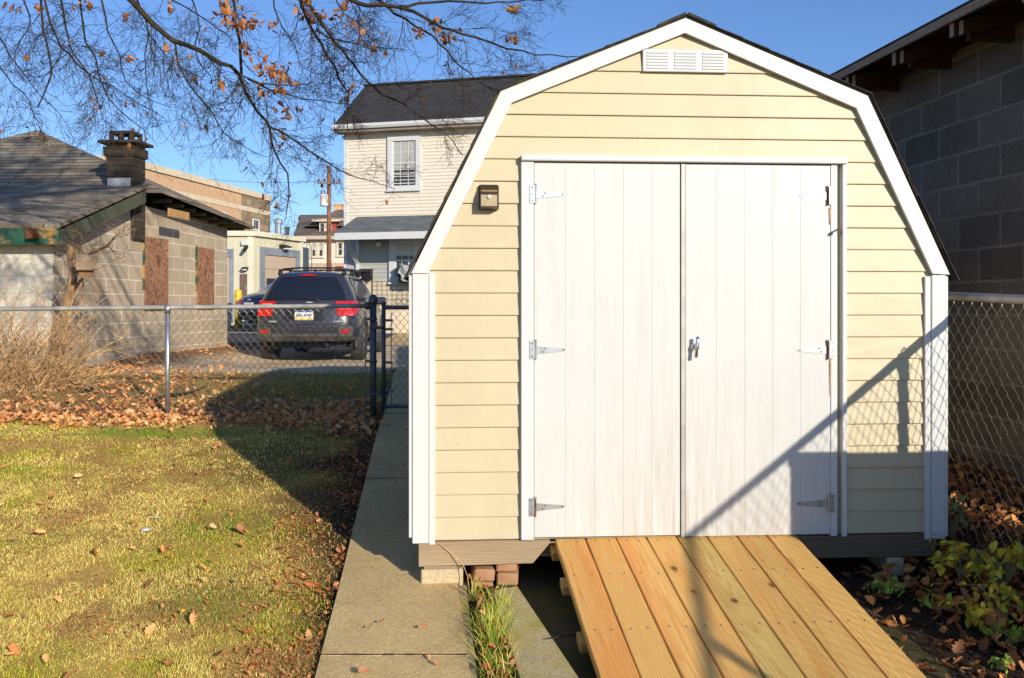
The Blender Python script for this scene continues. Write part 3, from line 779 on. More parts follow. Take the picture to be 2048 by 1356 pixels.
# ================================================================== RAMP
TL = S.w(S.u(1108), -.030, cz(1108, 1075)); TR = S.w(S.u(1590), -.030, cz(1590, 1068))
ex = (TR - TL); rw = ex.length; ex.normalize()
ey = Vector((.13, -1, 0)).normalized(); ey = Vector((ey.x, ey.y, -.187)).normalized()
ez = ex.cross(-ey).normalized() * 1; ez = ez if ez.z > 0 else -ez
Mr = Matrix(((ex.x, -ey.x, ez.x, TL.x), (ex.y, -ey.y, ez.y, TL.y), (ex.z, -ey.z, ez.z, TL.z), (0, 0, 0, 1)))
ramp = thing('wooden_ramp', 'new pine plank ramp sloping down from the shed doors', 'ramp', Mr)
RL = 1.24; bw = rw / 8; t_ = .030
rows = (.035, .345, .77, 1.18)
def board(i):
    """one plank: local y runs up the slope (0 at the sill), slightly wavy edges"""
    mb = MB(); g = .0045; x0 = i * bw + g / 2 - (i * bw + bw / 2); x1 = -x0
    L = RL + rnd.uniform(-.006, .006)
    prof = [(x0 + .004, 0), (x0, -.004), (x0, -t_), (x1, -t_), (x1, -.004), (x1 - .004, 0)]
    ns = 12; jit = [rnd.uniform(-.0012, .0012) for _ in range(ns + 1)]
    vs = []
    for k in range(ns + 1):
        y = -L * k / ns
        for (x, z) in prof: vs.append((x + jit[k], y, z))
    m = len(prof); fs = []
    for k in range(ns):
        for q in range(m): fs.append((k*m+q, k*m+(q+1) % m, (k+1)*m+(q+1) % m, (k+1)*m+q))
    fs.append(tuple(range(m-1, -1, -1))); fs.append(tuple(ns*m+q for q in range(m)))
    mb.add(vs, [tuple(reversed(f)) for f in fs], 0)
    for y in rows:
        for x in (-.032, .034):
            xx = x + rnd.uniform(-.006, .006); yy = -y + rnd.uniform(-.006, .006)
            mb.lathe([(.0042, -.001), (.0042, .0012), (.002, .0012)], 8, Matrix.Translation((xx, yy, 0)), 1)
    o = mb.build('plank', [PINE, GREYP], ramp); o.location = (i * bw + bw / 2, 0, 0); return o
for i in range(8): board(i)
for y in rows:
    mb = MB(); mb.bbox(-.020, rw + .01, -y - .044, -y + .044, -t_ - .039, -t_ - .0005, .003)
    mb.build('cross_batten', PINEX, ramp)

# ================================================================== FENCES
def chain_mesh(parent, M, u0, u1, zfun, zt, w, hh, r):
    """woven diamond mesh in the local xz plane; zfun(u)->bottom z, zt(u)->top z"""
    mb = MB(); n = int((u1 - u0) / (w / 2))
    for k in range(n):
        ua = u0 + k * w / 2; ub = ua + w / 2; zb, zz = zfun(ua), zt(ua); m = int((zz - zb) / (hh / 2)); pts = []
        for j in range(m + 1):
            z = zz - j * hh / 2; e = (j + k) % 2
            x = ub if e else ua
            d = .0022 if e else -.0022
            x += -.0014 if e else .0014
            pts.append((x, d, z + .006)); pts.append((x, -d * .2, z - .006))
        pts = [(p[0], p[1] * 1, min(p[2], zz + .006)) for p in pts]
        mb.tube(pts, r, 4, False)
    o = mb.build('chain_link', WIRE, parent, uv=False); return o
fl = thing('chain_link_fence', 'galvanised chain-link fence crossing the lawn in front of the block outbuilding', 'fence', loc=(-3.10, 8.1, h(-3.10, 8.1)))
FB = fl.matrix_world.translation.copy()
def zrail(x): return lerp(1.245, 1.275, (x + 4.6) / 3.35) - FB.z
mb = MB(); mb.tube([(x, 0, zrail(FB.x + x)) for x in np.linspace(-4.3, 1.83, 14)], .021, 10); mb.tube([(-.02, 0, zrail(FB.x)), (.02, 0, zrail(FB.x))], .026, 10)
mb.build('top_rail', GALV2, fl, smooth=True)
for x in (0, -3.2):
    mb = MB(); mb.tube([(x, .0, -.12), (x, .0, zrail(FB.x + x) - .01)], .0215, 12); mb.tube([(x, 0, zrail(FB.x + x) - .05), (x, 0, zrail(FB.x + x) + .022)], .029, 12)
    mb.build('line_post', GALV, fl, smooth=True)
chain_mesh(fl, None, -4.3, 1.82, lambda u: h(FB.x + u, 8.1) - FB.z - .01, lambda u: zrail(FB.x + u) + .015, .066, .078, .0019)
xp = 1.85; mb = MB(); zz = zrail(-1.25)
mb.tube([(xp, 0, -.15), (xp, 0, zz + .04)], .031, 14)
mb.lathe([(.038, .0), (.043, .025), (.040, .055), (.026, .077), (.008, .086)], 16, Matrix.Translation((xp, 0, zz + .015)))
for z in (zz - .12, zz - .2, zz - .5, zz - .8): mb.lathe([(.037, -.012), (.037, .012)], 14, Matrix.Translation((xp, 0, z)))
mb.lathe([(.034, -.02), (.034, .02)], 14, Matrix.Translation((xp - .05, 0, zz)) @ Matrix.Rotation(PI/2, 4, 'Y'))
mb.build('end_post', GREYP, fl, smooth=True)  # the shed's shade on this post is put into its dark grey
mb = MB(); mb.box(xp - .072, xp - .066, -.008, .008, -.02, zz - .05)
for z in (zz - .12, zz - .5, zz - .8): mb.box(xp - .066, xp - .03, -.003, .003, z - .012, z + .012)
mb.build('tension_bar', GREYP, fl)
# gate
gate = thing('chain_link_gate', 'grey-framed chain-link walk gate closing the concrete path beside the shed', 'gate', loc=(-1.155, 8.1, h(-1.1, 8.1) + .05))
gb = gate.matrix_world.translation; gt = 1.29 - 6/1800*8.1 - gb.z
mb = MB(); r_ = .019
mb.tube([(0, 0, 0), (0, 0, gt + .03)], r_, 10); mb.tube([(1.05, 0, 0), (1.05, 0, gt)], r_, 10); mb.tube([(0, 0, gt - .005), (1.05, 0, gt - .005)], r_, 10); mb.tube([(0, 0, .03), (1.05, 0, .03)], r_, 10)
mb.lathe([(.024, 0), (.024, .015), (.012, .026)], 12, Matrix.Translation((0, 0, gt + .025)))
mb.build('gate_frame', GREYP, gate, smooth=True)
chain_mesh(gate, None, .05, 1.04, lambda u: .03, lambda u: gt - .02, .066, .078, .0018)
mb = MB(); mb.box(.066, .072, -.007, .007, .04, gt - .05)
for z in (gt - .12, gt - .2, gt - .5, gt - .75): mb.box(.015, .082, -.01, .01, z - .011, z + .011)
mb.build('tension_bar', GREYP, gate)
mb = MB(); mb.box(-.07, .0, -.012, .012, gt - .20, gt - .17); mb.box(-.075, -.055, -.03, .012, gt - .185, gt - .13); mb.tube([(-.04, -.02, gt - .19), (-.02, -.035, gt - .19), (0, -.02, gt - .19)], .006, 6)
mb.build('latch', GREYP, gate)

# fence at the other side, beside the shed
RFx = S.w(S.u(1948), 0, 0)
Mf = Matrix.Translation((RFx.x, RFx.y, 0)) @ Matrix.Rotation(R(th) - PI/2, 4, 'Z')     # local +x runs towards the viewer
fr = thing('chain_link_fence', 'galvanised chain-link fence between the shed and the dark block wall', 'fence', Mf)
def gz_f(u):
    p = Mf @ Vector((u, 0, 0)); return h(p.x, p.y)
def zr2(u): return 1.322 - .035 * u
mb = MB(); mb.tube([(u, 0, zr2(u)) for u in np.linspace(-4.5, 6.2, 12)], .021, 12); mb.build('top_rail', GALV2, fr, smooth=True)
for u in (-2.45, .645, 3.65):
    mb = MB(); mb.tube([(u, .0, gz_f(u) - .1), (u, .0, zr2(u) - .01)], .024, 12); mb.tube([(u, 0, zr2(u) - .06), (u, 0, zr2(u) + .012)], .029, 12); mb.tube([(u + .022 * math.cos(a), 0, zr2(u) + .02 + .02 * math.sin(a)) for a in np.linspace(0, PI, 7)], .004, 5); mb.build('line_post', GALV2, fr, smooth=True)
chain_mesh(fr, None, -4.5, 6.1, lambda u: gz_f(u) + .02, lambda u: zr2(u) + .012, .078, .088, .0016)

# plank screen added out of view to throw the square shadow on the shed corner
def offbox():
    t = 1.15; ul = S.u(1565) + (t + .045) * math.tan(R(AZ - th)) ; zt = cz(1700, 907) + t * math.tan(R(EL)) / math.cos(R(AZ - th))
    p = S.w(ul, -t, 0)
    bx_ = thing('shadow_screen', 'low plank screen added out of view to cast the square shadow on the shed', 'screen', S.M @ Matrix.Translation((ul, -t, h(p.x, p.y))))
    H = zt - h(p.x, p.y); W_ = 1.3
    for k in range(9):
        a = W_ * k / 9; mb = MB(); mb.bbox(a + .002, a + W_/9 - .002, -.03, .0, -.1, H - .05, .004); mb.build('plank', GREYW, bx_)
    mb = MB(); mb.bbox(-.0, W_ + .02, -.045, .012, H - .049, H, .004); mb.build('cap_rail', GREYW, bx_)
offbox()

# ================================================================== DARK BLOCK BUILDING (right)
dr = math.degrees(math.atan2(-1, .124))
Wr = Frame(2.94, 5.16, dr)
rb = thing('block_workshop', 'dark unpainted concrete block building with exposed rafter tails', 'building', Wr.M)
u_n = 1.25; u_f = -9.0; ztop = 2.92
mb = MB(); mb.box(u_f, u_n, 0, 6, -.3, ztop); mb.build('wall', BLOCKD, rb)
ov = .42; slope = .34
zed = 2.905   # deck underside at the eave edge
mb = MB()
def zsl(v): return zed + (v + ov) * slope
mb.add([(u_f - .2, -ov, zsl(-ov)), (u_n + .18, -ov, zsl(-ov)), (u_n + .18, 3, zsl(3)), (u_f - .2, 3, zsl(3)),
        (u_f - .2, -ov, zsl(-ov) + .045), (u_n + .18, -ov, zsl(-ov) + .045), (u_n + .18, 3, zsl(3) + .045), (u_f - .2, 3, zsl(3) + .045)],
       [(0,3,2,1),(4,5,6,7),(0,1,5,4),(1,2,6,5),(3,0,4,7),(2,3,7,6)])
mb.build('roof_deck', DARKW, rb)
mb = MB(); mb.add([(u_f - .22, -ov - .02, zsl(-ov) + .047), (u_n + .2, -ov - .02, zsl(-ov) + .047), (u_n + .2, 3, zsl(3) + .049), (u_f - .22, 3, zsl(3) + .049),
        (u_f - .22, -ov - .02, zsl(-ov) + .06), (u_n + .2, -ov - .02, zsl(-ov) + .06), (u_n + .2, 3, zsl(3) + .062), (u_f - .22, 3, zsl(3) + .062)],
       [(0,3,2,1),(4,5,6,7),(0,1,5,4),(1,2,6,5),(3,0,4,7),(2,3,7,6)]); mb.build('roofing', SHINGLE, rb)
mb = MB(); mb.box(u_f - .2, u_n + .18, -ov - .017, -ov - .001, zsl(-ov) - .004, zsl(-ov) + .046); mb.build('fascia_strip', PALEW, rb)
for k in range(13):
    u = 1.16 - k * .61
    mb = MB()
    for d in (0, .055):
        poly = [(-ov + .012 + d * .4, zsl(-ov) - .002), (.05, zsl(.05) - .002), (.05, zsl(.05) - .11), (-.05, zsl(-.05) - .13), (-ov + .012 + d * .4, zsl(-ov) - .085)]
        mb.prism(poly, u - .019 + d, u + .019 + d, axis='x')
    mb.prism([(-.28, 2.82), (0, 2.82), (0, 2.90), (-.28, 2.90)], u - .06, u - .02, axis='x')
    rt = mb.build('rafter_tail', DARKW, rb)
    for d in (0, .055):
        mb = MB(); mb.box(u - .018 + d, u + .018 + d, -ov + .008 + d * .4, -ov + .0118 + d * .4, zsl(-ov) - .083, zsl(-ov) - .003); mb.build('sawn_end', PALEW, rt)
mb = MB(); mb.add([(u_f, 0.01, ztop + .001), (u_n, .01, ztop + .001), (u_n, .01, zsl(0) - .001), (u_f, .01, zsl(0) - .001), (u_f, .06, ztop + .001), (u_n, .06, ztop + .001), (u_n, .06, zsl(0) - .001), (u_f, .06, zsl(0) - .001)],
    [(0,1,2,3),(7,6,5,4),(1,5,6,2),(0,3,7,4)]); mb.build('frieze_board', DARKW, rb)

# ================================================================== LEFT BLOCK OUTBUILDING
ob_th = math.degrees(math.atan2(1, .073))
SW = Frame(-5.6, 11.0, ob_th)
lb = thing('block_outbuilding', 'old block outbuilding with sagging grey shingle roof and boarded windows', 'building', SW.M)
ub_ = 5.46   # length of the side wall
zbase = .2
def lz(px, py, v=0): return SW.uz(px, py, v)
tch = SW.u(268)
# side wall as a polygon following rake then level eave
pk = 2.74
mb = MB(); mb.prism([(0, zbase), (ub_, zbase), (ub_, pk - .02), (tch + .1, pk), (tch - .15, pk - .02), (0, 2.02)], 0, .25); mb.build('side_wall', BLOCKT, lb)
mb = MB(); mb.box(-.006, .24, .012, 5.4, zbase, 2.02); mb.build('front_wall', BLOCKW, lb)
mb = MB(); mb.box(ub_ - .25, ub_ - .002, .252, 5.4, zbase, 2.7); mb.box(.242, ub_ - .252, 5.2, 5.4, zbase, 2.4); mb.build('rear_wall', BLOCKT, lb)
# roof: catslide in front, pyramid behind (local: x back, y left)
e0 = -.22; zf = 2.20; zfA = 2.20 + (tch - e0) * .345
cxm = (tch + ub_ + .1) / 2; lyc = 2.35
apx = Vector((cxm + .1, lyc, 0)); 
PApx = P(75, 265, 0); Yap = (SW.M @ Vector((apx.x, apx.y, 0))).y
zap = CZ + (HY - 266) / F * Yap
# place the apex on the sight line at that distance
wp = Vector(((75 - CX) / F * Yap, Yap, 0)); lp = SW.M.inverted() @ wp; apx = Vector((lp.x, lp.y, zap))
ovx = -.20
mb = MB()
n_ = [Vector((e0, ovx, zf)), Vector((e0, 6.0, zf)), Vector((tch, 6.0, zfA)), Vector((tch, ovx, zfA))]
C1 = Vector((tch + .02, -.40, zfA - .07)); C2 = Vector((ub_ + .28, -.40, 2.68)); C3 = Vector((ub_ + .28, 2 * apx.y + .2, 2.78)); C4 = Vector((tch, 2 * apx.y + .2, zfA))
dz = Vector((0, 0, .05))
def slabquad(pts):
    k = len(pts); mb.add([p for p in pts] + [p + dz for p in pts], [list(range(k))[::-1], [k + i for i in range(k)]] + [(i, (i+1) % k, (i+1) % k + k, i + k) for i in range(k)])
slabquad([n_[0], n_[3], n_[2], n_[1]][::-1]); 
slabquad([C1, C2, apx]); slabquad([C2, C3, apx]); slabquad([C3, C4, apx]); slabquad([C4, C1, apx])
roofo = mb.build('roof', SHOLD, lb)
# fascia boards, peeling green
mb = MB(); mb.box(e0 - .012, e0 + .02, ovx, 6, zf - .20, zf - .004)
mb.build('fascia', GREENP, lb); mb = MB()
mb.add([(e0 + .021, ovx - .03, zf - .20), (tch - .1, ovx - .03, zfA - .22), (tch - .1, ovx - .03, zfA - .055), (e0 + .021, ovx - .03, zf - .02),
        (e0 + .021, ovx - .002, zf - .20), (tch - .1, ovx - .002, zfA - .22), (tch - .1, ovx - .002, zfA - .055), (e0 + .021, ovx - .002, zf - .02)],
       [(0,1,2,3),(7,6,5,4),(0,4,5,1),(3,2,6,7),(0,3,7,4),(1,5,6,2)])
mb.build('rake_fascia', GREEND, lb)
for v in (.05, 1.02):
    mb = MB(); mb.box(e0 - .10, e0 - .013, v, v + .11, zf - .13, zf - .012); mb.build('gutter_bracket', RUST, lb)
mb = MB(); mb.box(e0 + .03, .0, -.17, 6, zf - .03, zf - .012); mb.build('soffit', GREENP, lb)
for k in range(9):
    u = tch + .55 + k * .42
    if u > ub_ + .2: break
    mb = MB(); zz = lerp(zfA, 2.74, (u - tch) / (ub_ + .28 - tch)); mb.box(u - .02, u + .02, -.30, .0, zz - .12, zz - .07); mb.build('rafter_tail', GREEND, lb)
mb = MB(); mb.box(tch + .27, tch + .95, -.402, -.375, 2.58, 2.70); mb.build('bare_board', simple('raw_board', (.45,.26,.10), .8), lb)
# chimney on the wall line
chz = cz_top = SW.uz(238, 278)[1]
mb = MB(); cu0, cu1 = tch - .10, tch + .24; zc_t = CZ + (HY - 288) / F * 12.95
CHM = brickmat('sooty_chimney_brick', (.06,.047,.035), (.11,.085,.06), (.05,.042,.035), .22, .08, .01, .95, .5, .5, stain_col=(.03,.026,.022))
mb.box(cu0, cu1, -.05, .36, 2.22, zc_t); mb.box(cu0 - .03, cu1 + .03, -.08, .39, zc_t - .18, zc_t - .05)
ch = mb.build('chimney', CHM, lb)
mb = MB(); mb.box(cu0 - .08, cu1 + .08, -.14, .45, zc_t + .001, zc_t + .04); zt2 = CZ + (HY - 262) / F * 12.95
mb.box(cu0 + .02, cu1 - .02, -.02, .33, zt2 - .04, zt2)
for a, b in ((0, 0), (1, 0), (0, 1), (1, 1), (0, .5), (1, .5)):
    x = lerp(cu0 + .02, cu1 - .07, a); y = lerp(-.02, .28, b); mb.box(x, x + .05, y, y + .05, zc_t + .041, zt2 - .041)
mb.build('chimney_cap', CHM, ch)
mb = MB(); za, zb2 = CZ + (HY - 376) / F * 12.7, CZ + (HY - 352) / F * 12.7; mb.box(cu0 - .008, cu0 - .001, -.0, .34, za, zb2 )
mb.build('flashing', simple('bare_flashing', (.60,.58,.54), .6, .1, .25, 12), ch)
# boarded windows
for (pa, pb, ya, yb) in ((288, 333, 472, 612), (393, 425, 492, 611)):
    ua, zt_w = SW.uz(pa, ya); ub2, _ = SW.uz(pb, ya); zb_w = SW.uz((pa + pb) / 2, yb)[1]; zt_w = SW.uz((pa + pb) / 2, ya + 4)[1]
    mb = MB(); mb.box(ua, ub2, -.03, -.002, zb_w, zt_w); w_ = mb.build('boarded_window', PLYM, lb)
    mb = MB(); mb.box(ua - .05, ua - .002, -.02, -.001, zb_w + .25, zt_w + .02); mb.box(ua - .03, ub2 + .03, -.05, -.001, zb_w - .05, zb_w - .003); mb.build('window_frame', GREENP, w_)

# ================================================================== WINDOWS ETC. FOR HOUSES
def window(fr_, par, px0, px1, py0, py1, v=0, cols=3, rows_=4, trim=.11, mat=WHITE, upper=None, sash=True, depth=.06, name='window', glass=None):
    u0_, zt = fr_.uz(px0, py0, v); u1_, _ = fr_.uz(px1, py0, v); zb = fr_.uz((px0 + px1)/2, py1, v)[1]; zt = fr_.uz((px0+px1)/2, py0, v)[1]
    mb = MB(); t = trim
    mb.box(u0_, u0_ + t, v - depth, v + .02, zb, zt); mb.box(u1_ - t, u1_, v - depth, v + .02, zb, zt)
    mb.box(u0_ + t, u1_ - t, v - depth, v + .02, zt - t, zt); mb.box(u0_ + t, u1_ - t, v - depth, v + .02, zb, zb + t)
    mb.box(u0_ - .02, u1_ + .02, v - depth - .03, v - depth - .001, zb - .03, zb + .03)
    a0, a1, b0, b1 = u0_ + t, u1_ - t, zb + t, zt - t
    s = .045
    if sash:
        zm = (b0 + b1) / 2; mb.box(a0, a1, v - .03, v + .01, zm - s/2, zm + s/2)
        mb.box(a0, a0 + s, v - .028, v + .01, b0, b1); mb.box(a1 - s, a1, v - .028, v + .01, b0, b1)
    mw = .018
    for c in range(1, cols): x = lerp(a0, a1, c / cols); mb.box(x - mw/2, x + mw/2, v - .012, v + .008, b0, b1)
    for r_ in range(1, rows_): z = lerp(b0, b1, r_ / rows_); mb.box(a0, a1, v - .011, v + .007, z - mw/2, z + mw/2)
    w = mb.build(name, mat, par)
    mb = MB(); mb.box(a0, a1, v + .002, v + .018, b0, b1); mb.build('pane', glass or GLASS, w)
    if upper:
        z = lerp(b1, b0, upper); mb = MB(); mb.box(a0 + s, a1 - s, v - .004, v + .0015, z, b1 - .01); mb.build('blind', BLIND, w)
    return w
def clap(fr_, par, polyu, zb, zt, pitch, mat, v=0, name='siding', holes=()):
    """clapboard wall; polyu(z)->(u0,u1)"""
    mb = MB(); k = 0
    while zb + k * pitch < zt:
        a = zb + k * pitch; b = min(zt, a + pitch); u0_, u1_ = polyu(a)
        mb.quad((u0_, v - .022, a), (u1_, v - .022, a), (u1_, v - .004, b), (u0_, v - .004, b)); mb.quad((u0_, v, a), (u1_, v, a), (u1_, v - .022, a), (u0_, v - .022, a)); k += 1
    return mb.build(name, mat, par)

# ================================================================== TAN HOUSE
o_ = P(692, HY, 30); Hf = Frame(o_.x, o_.y, -14)
hs = thing('clapboard_house', 'two-storey tan clapboard house with dark roof and grey porch roof', 'house', Hf.M)
Wh = 9.5
z_e = Hf.uz(692, 262)[1]; zbot = .3; z_f = Hf.uz(760, 559)[1]
mb = MB(); mb.box(0, Wh, .002, 5.0, zbot, z_e + .1); mb.build('walls', TANSIDE, hs)
clap(Hf, hs, lambda z: (.02, Wh), z_f, z_e, .112, TANSIDE, name='siding')
mb = MB(); mb.box(-.02, Wh, -.07, .0, zbot, z_f - .003); mb.build('foundation', PARGE, hs)
mb = MB(); mb.box(-.06, .06, -.04, .08, z_f, z_e); mb.build('corner_board', simple('grey_white_trim', (.62,.63,.62), .5), hs)
# main roof
ve = -.38; ule, zle = Hf.uz(668, 250, ve)
vr = 2.2
for it in range(12):
    uu = Hf.u(730, vr); vr += (uu - ule) * 1.5
zr = Hf.uz(730, 172, vr)[1]
mb = MB()
ue = ule; rr = Wh + .3
def roofslab(a, b, c, d, t=.12):
    mb.add([a, b, c, d, a + Vector((0,0,t)), b + Vector((0,0,t)), c + Vector((0,0,t)), d + Vector((0,0,t))], [(0,3,2,1),(4,5,6,7),(0,1,5,4),(1,2,6,5),(2,3,7,6),(3,0,4,7)])
roofslab(Vector((ue, ve, zle - .1)), Vector((rr, ve, zle - .1)), Vector((rr, vr, zr - .12)), Vector((ue, vr, zr - .12)))
roofslab(Vector((ue, vr + .001, zr - .12)), Vector((rr, vr + .001, zr - .12)), Vector((rr, 2*vr - ve, zle - .1)), Vector((ue, 2*vr - ve, zle - .1)))
mb.box(ue, rr, vr - .12, vr + .12, zr - .02, zr + .04)
rf = mb.build('roof', SHINGLE, hs)
mb = MB(); mb.add([(.0, .01, z_e), (.0, 4.9, z_e), (.0, vr, zr - .2), (.15, .01, z_e), (.15, 4.9, z_e), (.15, vr, zr - .2)], [(0,2,1),(3,4,5),(0,1,4,3),(1,2,5,4),(2,0,3,5)]); mb.build('gable', TANSIDE, hs)
mb = MB(); mb.prism([(ve - .14, zle - .02), (ve - .02, zle - .02), (ve - .02, zle - .17), (ve - .10, zle - .17), (ve - .14, zle - .10)], ue - .02, rr, axis='x'); mb.build('gutter', WHITE, hs)
mb = MB(); mb.box(ue, rr, ve - .0, -.024, zle - .26, zle - .175); mb.box(ue, rr, ve - .018, ve - .001, zle - .26, zle - .1); mb.build('soffit', simple('brown_grey_soffit', (.26,.22,.18), .7), hs)
window(Hf, hs, 776, 842, 272, 381, -.02, 3, 4, .16, WHITE, .62)
# porch
pe = -1.35
ua, zpe = Hf.uz(671, 470, pe); ub3 = Wh; zpt = Hf.uz(700, 433)[1]
mb = MB(); roofslab(Vector((ua, pe, zpe)), Vector((ub3, pe, zpe)), Vector((ub3, -.025, zpt - .12)), Vector((ua + .15, -.025, zpt - .12)), .1); mb.build('porch_roof', SHGREY, hs)
mb = MB(); mb.box(ua - .02, ub3, pe - .04, pe - .001, zpe - .16, zpe + .06); mb.build('porch_fascia', WHITE, hs)
mb = MB(); mb.box(ua + .1, ub3, pe + .002, -.03, zpe - .06, zpe - .02); mb.build('porch_ceiling', simple('grey_ceiling', (.4,.4,.4), .7), hs)
PORW = siding_mat('grey_porch_siding', (.42,.43,.38), (.3,.3,.27), .2)
zp_b = Hf.uz(760, 562)[1]
mb = MB(); mb.box(.07, Wh, -.05, -.03, zp_b, zpe - .05); mb.build('porch_wall', PORW, hs)
clap(Hf, hs, lambda z: (.08, Wh), zp_b, zpe - .08, .135, PORW, v=-.05, name='porch_siding')
mb = MB(); mb.prism([(pe + .1, zpe - .07), (pe + .32, zpe - .07), (-.06, zpe - .95), (-.06, zpe - .75)][::-1], .42, .52, axis='x'); mb.box(.42, .52, -.16, -.075, zpe - 1.25, zpe - .07); mb.build('porch_bracket', WHITE, hs)
window(Hf, hs, 779, 842, 476, 566, -.09, 3, 4, .2, WHITE, .35)
# porch lamp, letter boxes, covered air conditioner, sign
def hpos(px, py, v): u, z = Hf.uz(px, py, v); return Hf.M @ Matrix.Translation((u, v, z))
lm = thing('porch_lamp', 'small white globe lamp on the shaded porch wall', 'wall lamp', hpos(759, 489, -.075))
mb = MB(); mb.lathe([(.03, -.09), (.09, -.06), (.10, .02), (.05, .09)], 12, Matrix.Translation((0, -.12, 0))); mb.build('globe', simple('white_globe', (.8,.8,.78), .2), lm, smooth=True)
mb = MB(); mb.lathe([(.06, .0), (.06, .03), (.02, .04), (.02, .11)], 10, Matrix.Rotation(PI/2, 4, 'X')); mb.lathe([(.05, .088), (.07, .1), (.02, .13)], 10, Matrix.Translation((0, -.12, 0))); mb.build('bracket', DARKPL, lm)
for i, px in enumerate((721.5, 738.5)):
    lbx = thing('letter_box', ('black letter box with a white flyer in its slot, on the porch wall', 'plain black letter box next to the one holding a flyer')[i], 'letter box', hpos(px, 549, -.075), 'letter boxes on the tan house')
    mb = MB(); mb.prism([(-.0, .16), (-.05, .17), (-.2, .10), (-.18, -.16), (0, -.16)], -.13, .13, axis='x'); mb.build('body', DARKPL, lbx)
    mb = MB(); mb.add([(-.15, -.0, .19), (.15, 0, .19), (.15, -.24, .09), (-.15, -.24, .09), (-.15, 0, .175), (.15, 0, .175), (.15, -.24, .075), (-.15, -.24, .075)], [(3,2,1,0),(4,5,6,7),(0,1,5,4),(1,2,6,5),(2,3,7,6),(3,0,4,7)]); mb.build('lid', DARKPL, lbx)
    for x in (-.07, .07):
        mb = MB(); mb.tube([(x, -.1, -.16), (x, -.13, -.24), (x, -.17, -.25), (x, -.19, -.21)], .012, 6); mb.build('newspaper_hook', DARKPL, lbx)
    if i == 0:
        mb = MB(); mb.box(-.1, .1, -.205, -.19, -.13, -.06); mb.build('flyer', PAPERW, lbx)
ac = thing('air_conditioner', 'window air conditioner under a crumpled grey tarp', 'air conditioner', hpos(829, 548, -.15))
mb = MB(); mb.bbox(-.42, .3, -.4, .05, -.30, .16, .02); mb.build('case', DARKPL, ac)
bm = bmesh.new(); bmesh.ops.create_cube(bm, size=1); bmesh.ops.subdivide_edges(bm, edges=bm.edges[:], cuts=5, use_grid_fill=True)
mb = MB(); vs = []
for v in bm.verts:
    c = v.co; vs.append(Vector((.06 + c.x * .86 * (1 - .18 * (.5 - c.z)) + .05 * math.sin(9 * c.z + 4 * c.y), -.21 + c.y * .56 + .03 * math.sin(13 * c.x + 7 * c.z), .0 + c.z * .6 + .05 * math.sin(7 * c.x) + (.08 if c.x < 0 and c.z < 0 else 0))))
bm.verts.index_update(); mb.add(vs, [[v.index for v in f.verts] for f in bm.faces]); bm.free(); mb.build('tarp', TARP, ac)
sg = thing('notice_sign', 'small white notice with a blue mark on the cream house foundation', 'sign', hpos(720, 575, -.09))
mb = MB(); mb.bbox(-.16, .16, -.02, 0, -.30, .22, .005); mb.build('board', PAPERW, sg)
mb = MB(); mb.prism([(-.08, .03), (.07, .10), (-.06, .17)], -.024, -.0205); mb.box(-.09, .09, -.024, -.0205, -.04, -.015); mb.build('mark', TEXTB, sg)

# low garden wall with wrought iron railing in front of the house
wx0 = P(690, HY, 26).x; wx1 = P(905, HY, 26).x
wl = tag(MB_ := None, None) if False else None
mb = MB(); mb.bbox(wx0, wx1, 26, 26.22, .2, CZ + (HY - 612) / F * 26, .01)
for k in range(1): pass
gw = mb.build('garden_wall', PARGE); tag(gw, 'low cream rendered garden wall under the iron railing', 'garden wall')
IRON = simple('black_iron', (.02,.02,.022), .5, .3)
rl = thing('iron_railing', 'black iron grid railing standing on the cream garden wall', 'railing', loc=(P(744, 608, 26.1).x, 26.1, CZ + (HY - 612) / F * 26))
Lr = wx1 - P(744, 608, 26).x; Hh = (612 - 563) / F * 26
mb = MB(); mb.tube([(0, 0, 0), (0, 0, Hh + .12)], .022, 6); mb.tube([(Lr, 0, 0), (Lr, 0, Hh)], .022, 6); mb.build('post', IRON, rl)
mb = MB()
for k in range(1, 16): mb.tube([(k * .145, 0, .0), (k * .145, 0, Hh)], .010, 4)
for z in (.03, .18, .32, .46, .58, Hh): mb.tube([(0, -.012, z), (Lr, -.012, z)], .010, 4)
mb.build('grid', IRON, rl)
mb = MB(); mb.tube([(0, -.03, Hh + .1), (-.32, -.03, Hh - .15), (-.5, -.03, Hh - .3)], .014, 5); mb.build('handrail', IRON, rl)
mb = MB()
for k in range(7): 
    x = .75 + k * .2; mb.tube([(x + .09 * math.cos(a), -.03, .14 + .09 * math.sin(a)) for a in np.linspace(0, 2*PI, 9)], .009, 4, False)
mb.build('scrolls', IRON, rl)

# ================================================================== GARAGE (cream metal)
YG = 30
gx0 = P(510, HY, YG); Gs = Frame(gx0.x, gx0.y, math.degrees(math.atan2(3.5, 1.19)))
gar = thing('metal_garage', 'cream metal-clad garage with tan roller doors', 'garage', Gs.M)
Lg = Gs.u(605); ztg = CZ + (HY - 466) / F * YG
mb = MB(); n = int(Lg / .3)
mb.box(0, Lg, .02, 9, .4, ztg - .02)
mb.build('side_wall', CREAMM, gar)
Gf = Frame(gx0.x, gx0.y, 0)
def gf_box(mb, u0_, u1_, v0, v1, a, b):
    M = Gs.M.inverted() @ Gf.M; mb.box(u0_, u1_, v0, v1, a, b, M=M)
mb = MB(); gf_box(mb, -7, -.01, 0, 8, .4, ztg - .02)
for k in range(18): gf_box(mb, -6.8 + k * .38, -6.77 + k * .38, -.014, -.0005, .6, ztg - .2)
mb.build('front_wall', CREAMM, gar)
mb = MB()
for k in range(11): mb.box(.16 + k * .34, .185 + k * .34, .006, .0195, .6, ztg - .2)
mb.build('wall_ribs', CREAMM, gar)
